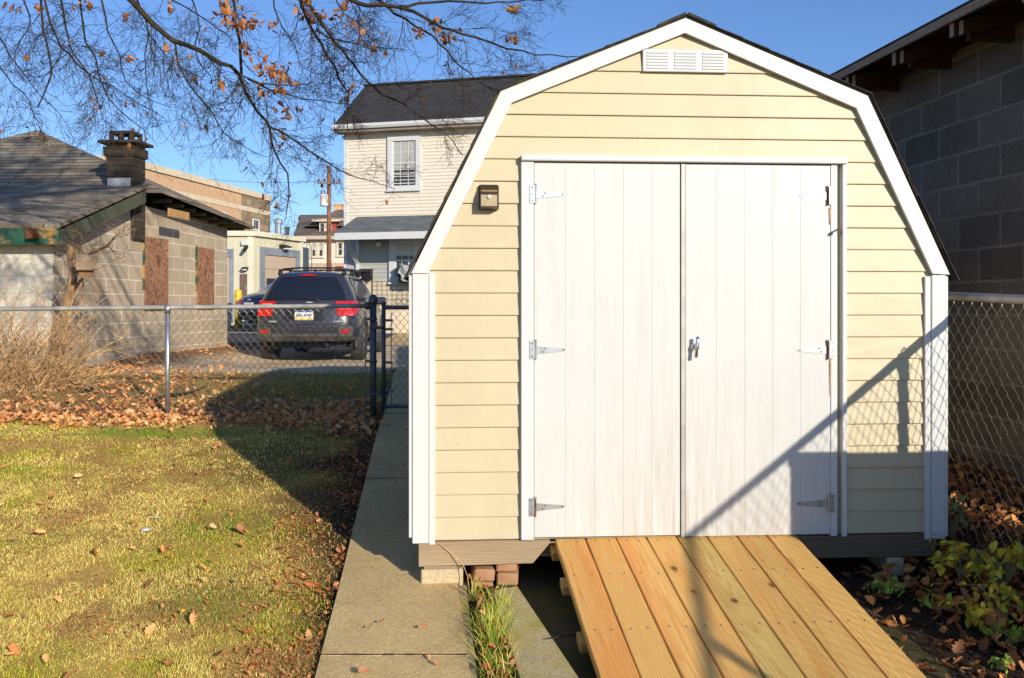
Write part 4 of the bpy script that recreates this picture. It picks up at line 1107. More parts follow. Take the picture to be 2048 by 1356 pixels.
mb = MB(); mb.box(-.05, Lg + .08, -.10, .3, ztg - .10, ztg + .06); gf_box(mb, -7, .02, -.10, .3, ztg - .10, ztg + .062); mb.build('roof_trim', CREAMT, gar)
mb = MB(); mb.box(.05, Lg - .05, .301, 8.9, ztg - .019, ztg + .03); mb.build('flat_roof', ASPH, gar)
mb = MB(); mb.box(Lg - .18, Lg - .02, -.03, .019, .5, ztg - .07); mb.build('downspout', CREAMT, gar)
mb = MB(); gf_box(mb, -.26, -.08, -.03, -.001, .5, ztg - .07); mb.build('downspout', CREAMT, gar)
# roller door in the side wall
ua, za = Gs.uz(528, 512); ub4, _ = Gs.uz(590, 512); zd = Gs.uz(555, 512)[1]
mb = MB()
zbd = .62; npan = 5
for k in range(npan):
    a = lerp(zbd, zd, k / npan); b = lerp(zbd, zd, (k + 1) / npan); mb.box(ua, ub4, -.02, .015, a + .008, b - .008)
gd = mb.build('roller_door', PINKD, gar)
mb = MB(); zw = lerp(zbd, zd, .5)
for k in range(4):
    x = lerp(ua + .12, ub4 - .5, k / 3); mb.box(x, x + .42, -.026, -.0205, zw + .04, zw + .38)
mb.build('pane', GLASS, gd)
mb = MB(); ul, _ = Gs.uz(520, 500); ur, _ = Gs.uz(597.5, 500); zhd = Gs.uz(555, 500)[1]
mb.box(ul, ur, -.06, .0195, zd, zhd + .05); mb.box(ul, ua - .005, -.05, .0195, .7, zd - .002); mb.box(ub4 + .005, ur, -.05, .0195, .7, zd - .002); mb.build('door_frame', BLUEG, gar)
# second roller door and man door in the front wall (partly hidden)
M_ = Gs.M.inverted() @ Gf.M
mb = MB(); u2, _ = Gf.uz(458, 500); u3, _ = Gf.uz(468, 500); zz1 = Gf.uz(460, 514)[1]; zz2 = Gf.uz(460, 498)[1]
mb.box(-4.9, u3, -.07, -.0005, zz1, zz2, M=M_); mb.box(u2 + .04, u3, -.06, -.0005, .7, zz1 - .002, M=M_); mb.build('door_frame', BLUEG, gar)
mb = MB(); mb.box(-4.6, u2 + .03, -.03, -.0005, .8, zz1 - .003, M=M_); mb.build('roller_door', PINKD, gar)
mb = MB(); a, zt = Gf.uz(481, 548); b, _ = Gf.uz(495, 548); mb.box(a, b, -.05, -.0005, .8, zt, M=M_); mdoor = mb.build('door', BROWND, gar)
mb = MB(); mb.tube([M_ @ Vector((b - .05, -.07, 1.75)), M_ @ Vector((b - .05, -.07, 1.9))], .03, 6); mb.build('handle', GALV, mdoor)
def small_lamp(M, label, s=1.0):
    t = thing('wall_lamp', label, 'wall lamp', M, 'lamps on the cream garage')
    mb = MB(); mb.prism([(0, .1*s), (-.1*s, .1*s), (-.4*s, .02*s), (-.1*s, -.06*s), (0, -.06*s)], -.13*s, .13*s, axis='x'); mb.build('hood', DARKPL, t)
    mb = MB(); mb.box(-.1*s, .1*s, -.3*s, -.1*s, -.07*s, -.02*s); mb.build('lens', simple('white_globe', (.8,.8,.78), .2), t)
u, z = Gs.uz(563, 495, 0); small_lamp(Gs.M @ Matrix.Translation((u, .006, z)), 'dark flood lamp above the tan roller door', 1.0)
u, z = Gf.uz(492, 538, 0); small_lamp(Gf.M @ Matrix.Translation((u, 0, z)), 'small dark lamp over the brown garage door', .7)
u, z = Gf.uz(490, 490, 0)
cm = thing('security_camera', 'white security camera high on the cream garage corner', 'camera', Gf.M @ Matrix.Translation((u, 0, z)))
mb = MB(); mb.bbox(-.12, .12, -.1, 0, -.02, .14, .02); mb.build('mount', WHITE, cm); mb = MB(); mb.lathe([(.06, 0), (.07, .1), (.05, .28)], 10, Matrix.Translation((.1, -.14, -.06)) @ Matrix.Rotation(R(115), 4, 'X')); mb.build('lens', DARKPL, cm)
def bollard(px, Y, label):
    x = P(px, 608, Y).x; t = thing('bollard', label, 'bollard', loc=(x, Y, h(x, Y)))
    zt = CZ + (HY - 579) / F * Y - h(x, Y)
    mb = MB(); mb.lathe([(.115, -.1), (.115, zt - .06), (.09, zt - .015), (.03, zt)], 16); mb.build('post', YELLOW, t, smooth=True)
    mb = MB(); mb.lathe([(.118, zt - .25), (.118, zt - .17)], 16); mb.build('band', YELLOW, t)
bollard(476.5, 28.9, 'yellow steel bollard guarding the brown garage door')
vp = thing('vent_pipe', 'twin silver vent pipes rising above the garage roof', 'vent', loc=(P(556, 608, 35).x, 35, ztg))
mb = MB(); zt = CZ + (HY - 447) / F * 35 - ztg; mb.lathe([(.13, -.3), (.13, zt), (.17, zt), (.17, zt + .15), (.05, zt + .2)], 10); mb.lathe([(.1, -.3), (.1, zt * .7), (.12, zt * .7 + .1)], 10, Matrix.Translation((.32, .1, 0))); mb.build('pipe', GALV, vp)

# ================================================================== BRICK BUILDING
b0 = P(275, HY, 45); b1 = P(540, HY, 60)
Bf = Frame(b0.x, b0.y, math.degrees(math.atan2(b1.y - b0.y, b1.x - b0.x)))
bb = thing('brick_school', 'long orange brick building with a stone-clad corner', 'building', Bf.M)
Lb = (b1 - b0).length; ztb = CZ + (HY - 320) / F * 45; us = Bf.u(483)
uBl = Bf.u(236)
mb = MB(); mb.box(uBl, us, 0, 12, 0, ztb - .35); mb.build('brick_wall', BRICK, bb)
mb = MB(); mb.box(us + .003, Lb, -.02, 12, 0, ztb - .35); mb.build('stone_wall', STONE, bb)
COPE = simple('pale_coping', (.66,.55,.38), .7)
mb = MB(); mb.box(uBl, Lb + .05, -.10, 12.05, ztb - .348, ztb); mb.build('parapet', COPE, bb)
mb = MB(); zb_ = ztb - 1.35; mb.box(uBl, us - .003, -.03, -.002, zb_, zb_ + .28); mb.box(us, Lb + .01, -.05, -.022, zb_, zb_ + .28); mb.build('string_course', COPE, bb)
window(Bf, bb, 505, 518, 438, 461, -.03, 2, 1, .10, WHITE, None, False)
window(Bf, bb, 438, 453, 424, 446, -.01, 2, 1, .09, WHITE, None, False)
window(Bf, bb, 396, 413, 415, 434, -.01, 2, 1, .08, WHITE, None, False)

# ================================================================== FAR HOUSE
Ff = Frame(P(607, HY, 62).x, 62, -4)
fh = thing('hip_roofed_house', 'distant tan house with grey hipped roof and dormer behind the pole', 'house', Ff.M)
zE = CZ + (HY - 474) / F * 62; Wf = 7.5
mb = MB(); mb.box(0, Wf, 0, 9, .6, zE); mb.build('walls', TANSIDE, fh)
zs = CZ + (HY - 526) / F * 62; mb = MB(); mb.box(-.03, Wf, -.08, -.002, .6, zs); mb.build('stone_front', FIELDST, fh)
clap(Ff, fh, lambda z: (0, Wf), zs + .01, zE - .1, .16, TANSIDE)
mb = MB(); uL = Ff.u(586, -.5); zr1 = CZ + (HY - 432) / F * 66; uR1 = Ff.u(602, 4)
A_ = Vector((uL, -.5, zE - .05)); B_ = Vector((Wf + .6, -.5, zE - .05)); C_ = Vector((Wf, 4, zr1)); D_ = Vector((uR1, 4, zr1))
roofslab(A_, B_, C_, D_, .1); roofslab(D_ + Vector((0, .002, 0)), C_ + Vector((0, .002, 0)), Vector((Wf + .6, 8.6, zE)), Vector((uL, 8.6, zE)), .1)
mb.add([A_, D_, Vector((uL, 8.6, zE))], [(0, 2, 1)])
pkx = Ff.u(680, 3.2); zpk = CZ + (HY - 417) / F * 65.2
q0 = Vector((pkx - 1.9, .6, zE + .25 + .55)); q1 = Vector((pkx + 2.4, .6, zE + .8)); q2 = Vector((pkx + 2.4, 6, zE + .8)); q3 = Vector((pkx - 1.9, 6, zE + .8)); pk_ = Vector((pkx, 3.2, zpk))
mb.add([q0, q1, q2, q3, pk_], [(0,1,4),(1,2,4),(2,3,4),(3,0,4)])
mb.build('roof', SHFAR, fh)
mb = MB(); mb.box(uL, Wf + .6, -.56, -.501, zE - .2, zE + .04); mb.box(uL, Wf + .6, -.5, -.02, zE - .2, zE - .07); mb.build('eave', simple('tan_eave', (.5,.43,.33), .6), fh)
mb = MB(); c0 = Ff.u(670, 3.4); c1 = Ff.u(685, 3.4); zct = CZ + (HY - 409) / F * 65.4; mb.box(c0, c1, 3.0, 3.7, zpk - 1, zct - .1); mb.box(c0 - .06, c1 + .06, 2.94, 3.76, zct - .099, zct); mb.build('chimney', BRICK, fh)
# dormer
d0 = Ff.u(639, .5); d1 = Ff.u(672, .5); zd0 = CZ + (HY - 466) / F * 62.5; zd1 = CZ + (HY - 444) / F * 62.5
mb = MB(); mb.box(d0, d1, .5, 4, zd0, zd1); dm = mb.build('dormer', simple('red_dormer_side', (.35,.06,.05), .7), fh)
mb = MB(); mb.add([(d0 - .45, .15, zd1), (d1 + .35, .15, zd1), (d1 + .2, 4, zd1 + .6), (d0 - .3, 4, zd1 + .6), (d0 - .45, .15, zd1 + .12), (d1 + .35, .15, zd1 + .12), (d1 + .2, 4, zd1 + .72), (d0 - .3, 4, zd1 + .72)], [(0,3,2,1),(4,5,6,7),(0,1,5,4),(1,2,6,5),(2,3,7,6),(3,0,4,7)]); mb.build('dormer_roof', COPE, dm)
for a, b in ((639, 650.5), (651, 663)): window(Ff, dm, a, b, 445, 466, .44, 1, 2, .07, simple('cream_sash', (.66,.60,.48), .6), None, False)
CS = MATS['cream_sash']
for a, b in ((621, 634.5), (635, 649)): window(Ff, fh, a, b, 483, 515, -.05, 1, 2, .10, CS, .5)
window(Ff, fh, 673, 688, 483, 513, -.05, 1, 2, .10, CS, None)
window(Ff, fh, 624, 648, 540, 566, -.10, 2, 2, .09, CS, None)
window(Ff, fh, 672, 688, 532, 541, -.10, 1, 1, .07, simple('red_trim', (.45,.06,.05), .6), None, False)

# ================================================================== UTILITY POLE, LINES
px_, Yp = 658, 50
xpole = P(px_, 608, Yp).x; zpole = CZ + (HY - 332) / F * Yp
up_ = thing('utility_pole', 'tall reddish wooden utility pole with crossarm and white transformer', 'utility pole', loc=(xpole, Yp, h(xpole, Yp)))
zo = h(xpole, Yp)
POLEW = simple('creosoted_pole', (.24,.11,.06), .85, 0, .25, 3)
mb = MB(); mb.tube([(0, 0, -.2), (0, 0, zpole - zo)], [.15, .10], 10); mb.build('pole', POLEW, up_, smooth=True)
za = CZ + (HY - 366) / F * Yp - zo
mb = MB(); mb.box(-.62, .68, -.19, -.11, za - .07, za + .05); mb.build('crossarm', simple('grey_crossarm', (.2,.18,.15), .8), up_)
for x in (-.55, -.22, .3, .6):
    mb = MB(); mb.lathe([(.03, 0), (.07, .04), (.04, .08), (.07, .12), (.03, .16)], 8, Matrix.Translation((x, -.15, za + .05))); mb.build('insulator', simple('brown_porcelain', (.12,.06,.04), .3), up_)
zt = CZ + (HY - 402) / F * Yp - zo
mb = MB(); mb.lathe([(.20, -.33), (.23, -.3), (.23, .27), (.19, .33)], 14, Matrix.Translation((-.20, -.36, zt))); tr = mb.build('transformer', simple('grey_white_enamel', (.62,.60,.54), .45, 0, .2, 3), up_)
mb = MB()
for x in (-.34, -.18): mb.lathe([(.03, 0), (.05, .06), (.03, .12), (.05, .18), (.02, .22)], 8, Matrix.Translation((x, -.36, zt + .33)))
mb.build('bushing', simple('brown_porcelain', (.12,.06,.04), .3), tr)
def wire(a, b, sag, label, r=.013):
    mb = MB(); a = Vector(a); b = Vector(b)
    mb.tube([a.lerp(b, t) - Vector((0, 0, sag * 4 * t * (1 - t))) for t in np.linspace(0, 1, 18)], r, 4)
    o = mb.build('power_line', DARKPL, None, uv=False); tag(o, label, 'cable', 'overhead cables at the utility pole')
wire(P(652, 361, Yp - .15), P(270, 330, 58), .5, 'overhead cable from the crossarm to behind the brick building')
wire(P(657, 432, Yp), P(400, 470, 56), .4, 'sagging cable crossing low beside the far roof')
wire(P(657, 452, Yp), P(420, 490, 56), .35, 'lowest sagging cable, just above the garage roof')
wire(P(659, 448, Yp), P(1000, 470, 33), .5, 'service cable running from the pole behind the tan house')
wire(P(662, 486, Yp), P(607, 488, 61.8), .1, 'service cable from the pole to the far house wall')

# ================================================================== CARS
def make_car(name, label, M, cfg):
    t = thing(name, label, 'car', M)
    paint = cfg['paint']
    rings = cfg['rings']        # list of rings (rear->front); ring: list of (x,y,z) half section, bottom->roof edge
    nl = len(rings[0]); fx = [-1, -.66, -.33, 0, .33, .66, 1]
    mb = MB(); nr = len(rings); V = {}
    def vid(p):
        k = (round(p[0], 4), round(p[1], 4), round(p[2], 4))
        if k not in V: V[k] = len(mb.v); mb.v.append(Vector(p))
        return V[k]
    def face(ids):
        ids = [i for n_, i in enumerate(ids) if i not in ids[:n_]]
        if len(ids) > 2: mb.f.append(ids); mb.m.append(0)
    for s in (1, -1):
        for i in range(nr - 1):
            for j in range(nl - 1):
                q = [(s * rings[a][b][0], rings[a][b][1], rings[a][b][2]) for a, b in ((i, j), (i+1, j), (i+1, j+1), (i, j+1))]
                ids = [vid(p) for p in q]; face(ids if s > 0 else ids[::-1])
    rb_, fb_ = cfg['rbulge'], cfg['fbulge']
    def cap(ring, f, j, bulge):
        x, y, z = ring[j]; return (x * f, y + bulge * (1 - f * f), z)
    for ring, bl, sg_ in ((rings[0], -rb_, 1), (rings[-1], fb_, -1)):
        for j in range(nl - 1):
            for a, b in zip(fx[:-1], fx[1:]):
                ids = [vid(cap(ring, a, j, bl)), vid(cap(ring, b, j, bl)), vid(cap(ring, b, j+1, bl)), vid(cap(ring, a, j+1, bl))]
                face(ids if sg_ > 0 else ids[::-1])
    crown = .03
    for j, up in ((nl - 1, 1), (0, -1)):
        for i in range(nr - 1):
            for a, b in zip(fx[:-1], fx[1:]):
                def pt(i_, f):
                    x, y, z = rings[i_][j]
                    yy = y + (-rb_ * (1 - f*f) if i_ == 0 else fb_ * (1 - f*f) if i_ == nr - 1 else 0)
                    return (x * f, yy, z + (crown * (1 - f*f) if up > 0 and 0 < i_ < nr - 1 else 0))
                ids = [vid(pt(i, a)), vid(pt(i, b)), vid(pt(i+1, b)), vid(pt(i+1, a))]; face(ids if up > 0 else ids[::-1])
    body = mb.build('body', paint, t, smooth=True, uv=False)
    ss = body.modifiers.new('s', 'SUBSURF'); ss.levels = 2; ss.render_levels = 2
    def rear_pt(f, z, off=.012):
        ring = rings[0]
        for j in range(nl - 1):
            if ring[j][2] <= z <= ring[j+1][2]:
                k = (z - ring[j][2]) / (ring[j+1][2] - ring[j][2]); x = lerp(ring[j][0], ring[j+1][0], k); y = lerp(ring[j][1], ring[j+1][1], k)
                return Vector((x * f, y - rb_ * (1 - f * f) - off, z))
        x, y, z = ring[-1]; return Vector((x * f, y - rb_ * (1 - f * f) - off, z))
    def rear_patch(name, outline, mat, off=.012, parent=None, thick=.012, nx=10, nz=6):
        """outline: f0(z),f1(z), z0,z1"""
        f0, f1, za, zb = outline; mb = MB(); G = []
        for j in range(nz + 1):
            z = lerp(za, zb, j / nz)
            for i in range(nx + 1): G.append(rear_pt(lerp(f0(z), f1(z), i / nx), z, off))
        n = nx + 1; back = [g + Vector((0, thick + .02, 0)) for g in G]
        N = len(G); fs = [(j*n+i, j*n+i+1, (j+1)*n+i+1, (j+1)*n+i) for j in range(nz) for i in range(nx)]
        mb.add(G + back, fs)
        rim = list(range(n)) + [k*n + nx for k in range(1, nz + 1)] + [nz*n + k for k in range(nx-1, -1, -1)] + [k*n for k in range(nz-1, 0, -1)]
        for q in range(len(rim)):
            a, b = rim[q], rim[(q+1) % len(rim)]; mb.f.append([a + N, b + N, b, a]); mb.m.append(0)
        return mb.build(name, mat, parent or t, smooth=False, uv=False)
    def side_pt(s, y, z, off):
        # interpolate between rings at this height
        best = None
        for i in range(nr - 1):
            for j in range(nl - 1):
                pass
        # find section at y by level-wise interpolation
        sec = []
        for j in range(nl):
            ylist = [rings[i][j][1] for i in range(nr)]
            xv = np.interp(y, ylist, [rings[i][j][0] for i in range(nr)]); zv = np.interp(y, ylist, [rings[i][j][2] for i in range(nr)]); sec.append((xv, zv))
        for (xa, za), (xb, zb) in zip(sec[:-1], sec[1:]):
            if za <= z <= zb and zb > za: return Vector((s * (lerp(xa, xb, (z - za) / (zb - za)) + off), y, z))
        return Vector((s * (sec[-1][0] + off), y, z))
    for s in (1, -1):
        for poly in cfg['side_windows']:
            mb = MB(); outer_ = [side_pt(s, y, z, .008) for y, z in poly]; inn = [side_pt(s, y, z, -.02) for y, z in poly]; k = len(poly)
            fs = [list(range(k)) if s < 0 else list(range(k))[::-1]] + [(i, (i+1) % k, k + (i+1) % k, k + i) for i in range(k)]
            mb.add(outer_ + inn, fs); mb.build('side_window', CARGL, t, uv=False)
    for s in (1, -1):
        for y in cfg['axles']:
            w = bpy.data.objects.new('wheel', None)
            rr, ww = cfg['wheel']; xo = cfg['track'] * s
            Mw = Matrix.Translation((xo, y, rr)) @ Matrix.Rotation(PI/2, 4, 'Y')
            mb = MB(); mb.lathe([(rr * .62, -ww/2 + .01), (rr * .93, -ww/2), (rr * .985, -ww/2 + .03), (rr, -ww/2 + .05), (rr, ww/2 - .05), (rr * .985, ww/2 - .03), (rr * .93, ww/2), (rr * .62, ww/2 - .01)], 28, Mw)
            ty = mb.build('wheel', RUBBER, t, smooth=False, uv=False)
            mb = MB(); mb.lathe([(rr * .63, -ww/2 + .012 if s < 0 else ww/2 - .012), (rr * .6, (ww/2 - .03) * s), (rr * .2, (ww/2 - .02) * s), (rr * .1, (ww/2 - .012) * s)], 20, Mw)
            for k in range(5):
                a = 2 * PI * k / 5; mb.box(-.03, .03, .05, rr * .6, -.006, .006, M=Mw @ Matrix.Rotation(a, 4, 'Z') @ Matrix.Translation((0, 0, (ww/2 - .012) * s)))
            mb.build('rim', RIM, ty, uv=False)
            # arch lining
            mb = MB(); prof = []
            sx = side_pt(s, y, .5, 0).x
            outr, innr = rr * 1.24, rr * 1.02
            a0 = R(-14)
            ring_o = [(y + outr * math.cos(a), rr + outr * math.sin(a)) for a in np.linspace(a0, PI - a0, 15)]
            ring_i = [(y + innr * math.cos(a), rr + innr * math.sin(a)) for a in np.linspace(PI - a0, a0, 15)]
            pl = ring_o + ring_i
            for (ya, za), (yb, zb), (yc, zc), (yd, zd) in [(ring_o[k], ring_o[k+1], ring_i[13-k], ring_i[14-k]) for k in range(14)]:
                p = [Vector((side_pt(s, y_, max(z_, .36), 0).x + .012 * s, y_, z_)) for y_, z_ in ((ya, za), (yb, zb), (yc, zc), (yd, zd))]
                q = [v - Vector((.05 * s, 0, 0)) for v in p]
                mb.add(p + q, [(0,1,2,3),(7,6,5,4),(0,4,5,1),(1,5,6,2),(2,6,7,3),(3,7,4,0)])
            mb.build('wheel_arch', cfg['arch'], t, uv=False)
            mb = MB(); k = 20; c = Vector((sx + .002 * s, y, rr)); pts = [Vector((side_pt(s, y + innr * math.cos(a), max(rr + innr * math.sin(a), .36), 0).x + .004 * s, y + innr * math.cos(a), rr + innr * math.sin(a))) for a in np.linspace(0, PI, k)]
            mb.add(pts + [p - Vector((.04 * s, 0, 0)) for p in pts], [list(range(k)) if s > 0 else list(range(k))[::-1]]); mb.build('arch_shadow_gap', DARKPL, t, uv=False)
    return t, rear_pt, rear_patch, side_pt

def ring(y, hw, zb, zs, zbelt, zroof, wr, ys=None, belt_in=.03):
    """hw half width, zb underside, zs sill/bumper bulge, zbelt shoulder, zroof roof edge, wr roof half width; ys: per-level y offsets"""
    L = [(hw * .90, zb), (hw * .985, zb + .10), (hw, zs), (hw * .99, lerp(zs, zbelt, .55)), (hw - belt_in, zbelt), (lerp(hw - belt_in, wr, .5) + .02, lerp(zbelt, zroof, .55)), (wr + .02, zroof - .045), (wr - .05, zroof)]
    ys = ys or [0] * 8
    return [(x, y + d, z) for (x, z), d in zip(L, ys)]
# --- grey SUV (origin: ground under the rear axle)
hw = .87
suv_rings = [
    ring(-.80, .80, .36, .60, 1.00, 1.50, .48, [.06, -.03, -.06, -.03, .02, .16, .30, .36]),
    ring(-.55, .865, .34, .60, 1.00, 1.52, .54, [0, 0, 0, 0, .03, .08, .12, .14]),
    ring(-.1, .885, .33, .62, 1.00, 1.535, .57, [0]*8), ring(.6, .88, .32, .6, .985, 1.54, .585), ring(1.3, .88, .32, .6, .97, 1.53, .585), ring(1.75, .88, .32, .6, .96, 1.47, .575),
    ring(2.15, .88, .32, .6, .955, 1.24, .60), ring(2.5, .87, .32, .6, .93, 1.02, .66), ring(3.1, .85, .32, .58, .86, .94, .62), ring(3.45, .78, .36, .56, .78, .84, .56)]
sx_, sy_ = -3.47, 15.86
yaw = 1.5
Ms = Matrix.Translation((sx_, sy_, .30)) @ Matrix.Rotation(R(yaw), 4, 'Z')
suv, srear, spatch, sside = make_car('parked_suv', 'dark grey SUV with roof rails parked on the gravel behind the fence', Ms,
    dict(paint=SUVP, rings=suv_rings, rbulge=.10, fbulge=.25, axles=(0, 2.63), wheel=(.345, .225), track=.765, arch=CLAD,
         side_windows=[[(-.42, 1.04), (.28, 1.02), (.30, 1.45), (-.05, 1.47), (-.25, 1.36)], [(.36, 1.02), (1.2, 1.0), (1.14, 1.44), (.36, 1.455)], [(1.28, 1.0), (2.05, .99), (1.6, 1.40), (1.24, 1.44)]]))
rw_ = spatch('rear_window', (lambda z: -.90 + .0 * z, lambda z: .90, 1.06, 1.45), CARGL, .010)
mb = MB(); 
p0 = srear(.28, 1.07, .03); p1 = srear(-.25, 1.10, .03); mb.tube([p0, p1], .009, 5); mb.lathe([(.03, 0), (.03, .03)], 10, Matrix.Translation(srear(.28, 1.06, .0)) @ Matrix.Rotation(PI/2, 4, 'X')); mb.build('rear_wiper', DARKPL, suv)
spatch('brake_light', (lambda z: -.27, lambda z: .27, 1.468, 1.494), RED, .03)
for s in (-1, 1):
    f_in = lambda z, s=s: s * (.66 if z > .93 else lerp(.70, .66, (z - .78) / .15)); f_out = lambda z, s=s: s * 1.0
    a, b = (f_in, f_out) if s > 0 else (f_out, f_in)
    tl = spatch('tail_lamp', (a, b, .79, 1.035), RED, .014, nx=6, nz=5)
    # wraps onto the wing
    mb = MB(); pl = [(-.80, .80), (-.58, .86), (-.50, 1.05), (-.74, 1.04)]
    o1 = [sside(s, y, z, .012) for y, z in pl]; i1 = [sside(s, y, z, -.03) for y, z in pl]; mb.add(o1 + i1, [[0,1,2,3] if s < 0 else [3,2,1,0]] + [(i, (i+1) % 4, 4 + (i+1) % 4, 4 + i) for i in range(4)]); mb.build('lamp_wing', RED, tl, uv=False)
    a2, b2 = (lambda z, s=s: s * .72, lambda z, s=s: s * .93) if s > 0 else (lambda z, s=s: s * .93, lambda z, s=s: s * .72)
    spatch('reversing_lens', (a2, b2, .915, .995), REDCLEAR, .022, parent=tl, nx=4, nz=3)
    a3, b3 = (lambda z, s=s: s * .70, lambda z, s=s: s * 1.0) if s > 0 else (lambda z, s=s: s * 1.0, lambda z, s=s: s * .70)
    cl = spatch('bumper_corner', (a3, b3, .40, .62), CLAD, .016, nx=6, nz=4)
    a4, b4 = (lambda z, s=s: s * .76, lambda z, s=s: s * .93) if s > 0 else (lambda z, s=s: s * .93, lambda z, s=s: s * .76)
    spatch('fog_reflector', (a4, b4, .505, .56), RED, .024, parent=cl, nx=4, nz=2)
spatch('bumper_skirt', (lambda z: -.69, lambda z: .69, .37, .50), CLAD, .012, nx=8, nz=3)
spatch('tailgate_recess', (lambda z: -.40, lambda z: .40, .72, .90), simple('darker_graphite', (.02,.02,.026), .4, .3), .010, nx=8, nz=4)
spatch('chrome_strip', (lambda z: -.42, lambda z: .42, .905, .93), carpaint('graphite_trim_paint', (.09,.09,.11)), .020, nx=8, nz=1)
GAP = simple('panel_gap', (.008,.008,.01), .6, 0, .05)
spatch('panel_gap', (lambda z: -.66, lambda z: .66, .652, .660), GAP, .0105, nx=10, nz=1)
for s in (-1, 1): spatch('panel_gap', ((lambda z, s=s: s * lerp(.66, .70, (z - .66) / .13) - .006), (lambda z, s=s: s * lerp(.66, .70, (z - .66) / .13) + .006), .66, .79), GAP, .0105, nx=1, nz=3)
pc = srear(0, .80, .018); Mp = Matrix.Translation(pc) @ Matrix.Rotation(R(90), 4, 'X')
mb = MB(); mb.bbox(-.155, .155, -.078, .078, -.004, .006, .003, M=Mp); pl_ = mb.build('licence_plate', PLATEW, suv)
mb = MB(); mb.box(-.153, .153, -.074, -.045, .0062, .0072, M=Mp); mb.build('plate_band', PLATEY, pl_)
mb = MB(); mb.box(-.153, .153, .052, .074, .0062, .0072, M=Mp); mb.build('plate_band', PLATEB, pl_)
text_obj('plate_lettering', 'JBX 6349', .068, TEXTK, Mp @ Matrix.Translation((0, .002, .0075)) @ Matrix.Diagonal((.98, 1.1, 1, 1)), pl_)
mb = MB(); mb.lathe([(.055, 0), (.05, .01), (.02, .014)], 16, Matrix.Translation(srear(0, .955, .012)) @ Matrix.Rotation(PI/2, 4, 'X') @ Matrix.Diagonal((1, .55, 1, 1))); mb.build('emblem', simple('blue_chrome', (.15,.2,.4), .25, .6), suv)
for f, z, w in ((.70, .70, .15), (-.66, .70, .14)):
    mb = MB(); c = srear(f, z, .014)
    for k in range(5): mb.box(c.x - w/2 + k * w/5, c.x - w/2 + (k + .7) * w/5, c.y - .004, c.y + .02, c.z - .013, c.z + .013)
    mb.build('badge_lettering', TEXTS, suv)
mb = MB(); c = srear(.1, 1.015, .02); mb.box(c.x - .05, c.x + .05, c.y - .004, c.y + .02, c.z - .006, c.z + .01); mb.build('number_plate_lamp', TEXTS, suv)
for s in (1, -1):
    mb = MB(); pts = [Vector((s * 0.540, -.33, 1.50)), Vector((s * 0.550, -.22, 1.565)), Vector((s * .555, 0, 1.598)), Vector((s * .565, .6, 1.612)), Vector((s * .565, 1.2, 1.60)), Vector((s * 0.560, 1.45, 1.565)), Vector((s * .555, 1.55, 1.525))]
    mb.tube(pts, [.03, .028, .02, .018, .02, .026, .03], 8)
    for y in (-.25, .55, 1.45): mb.tube([(s * 0.550, y, 1.51), (s * 0.557, y + .02, 1.59)], [.045, .022], 8)
    mb.build('roof_rail', DARKPL, suv, smooth=True)
for y in (.05, 1.15):
    mb = MB(); mb.tube([(-.565, y, 1.605), (-.3, y, 1.628), (.3, y, 1.628), (.565, y, 1.605)], .016, 6); mb.build('roof_bar', DARKPL, suv, smooth=True)
mb = MB(); mb.tube([(.05, -.2, 1.53), (.05, -.26, 1.60)], [.03, .008], 6); mb.build('aerial', DARKPL, suv)
for s in (1, -1):
    mb = MB(); c = sside(s, 1.95, 1.03, .10); mb.bbox(c.x - .11, c.x + .11, c.y - .05, c.y + .05, c.z - .05, c.z + .1, .03); mb.build('door_mirror', SUVP, suv)
mb = MB(); mb.box(-.62, .62, -.55, 3.0, .24, .36); mb.tube([(.35, -.78, .3), (.35, -.5, .3)], .035, 8); mb.build('underbody', DARKPL, suv)

# --- navy sedan beyond it
sed_rings = [
    ring(-.98, .78, .30, .55, .92, 1.02, .55, [.06, -.02, -.05, -.02, .02, .05, .08, .12]), ring(-.7, .87, .28, .55, .93, 1.08, .60), ring(-.35, .885, .27, .55, .94, 1.14, .60),
    ring(.15, .89, .26, .55, .94, 1.40, .56), ring(.9, .89, .26, .55, .94, 1.45, .57), ring(1.4, .89, .26, .55, .93, 1.40, .56), ring(1.95, .89, .26, .55, .92, 1.08, .58), ring(2.5, .88, .26, .55, .88, .97, .62), ring(3.1, .86, .28, .52, .78, .88, .6), ring(3.5, .78, .32, .5, .68, .74, .52)]
Yc = 26.5; xc = P(555, 608, Yc).x
Mc = Matrix.Translation((xc, Yc + .3, h(xc, Yc) + .06)) @ Matrix.Rotation(R(-38), 4, 'Z')
sed, crear, cpatch, cside = make_car('parked_sedan', 'navy blue sedan parked in the lot, half hidden by the SUV', Mc,
    dict(paint=BLUEP, rings=sed_rings, rbulge=.10, fbulge=.3, axles=(0, 2.7), wheel=(.32, .21), track=.78, arch=DARKPL,
         side_windows=[[(-.15, .98), (.55, .98), (.55, 1.36), (.28, 1.37)], [(.62, .98), (1.75, .97), (1.35, 1.33), (.62, 1.38)]]))
mb = MB(); G = [Vector((x * lerp(.62, .50, t), lerp(-.33, .13, t) - .02, lerp(1.145, 1.40, t) + .018)) for t in (0, .33, .66, 1) for x in (-1, -.5, 0, .5, 1)]
mb.add(G, [(j*5+i, j*5+i+1, (j+1)*5+i+1, (j+1)*5+i) for j in range(3) for i in range(4)]); mb.build('rear_window', glassmat('blue_reflection_glass', (.10,.17,.22), .05), sed, smooth=True)  # blue reflection is put into the glass colour
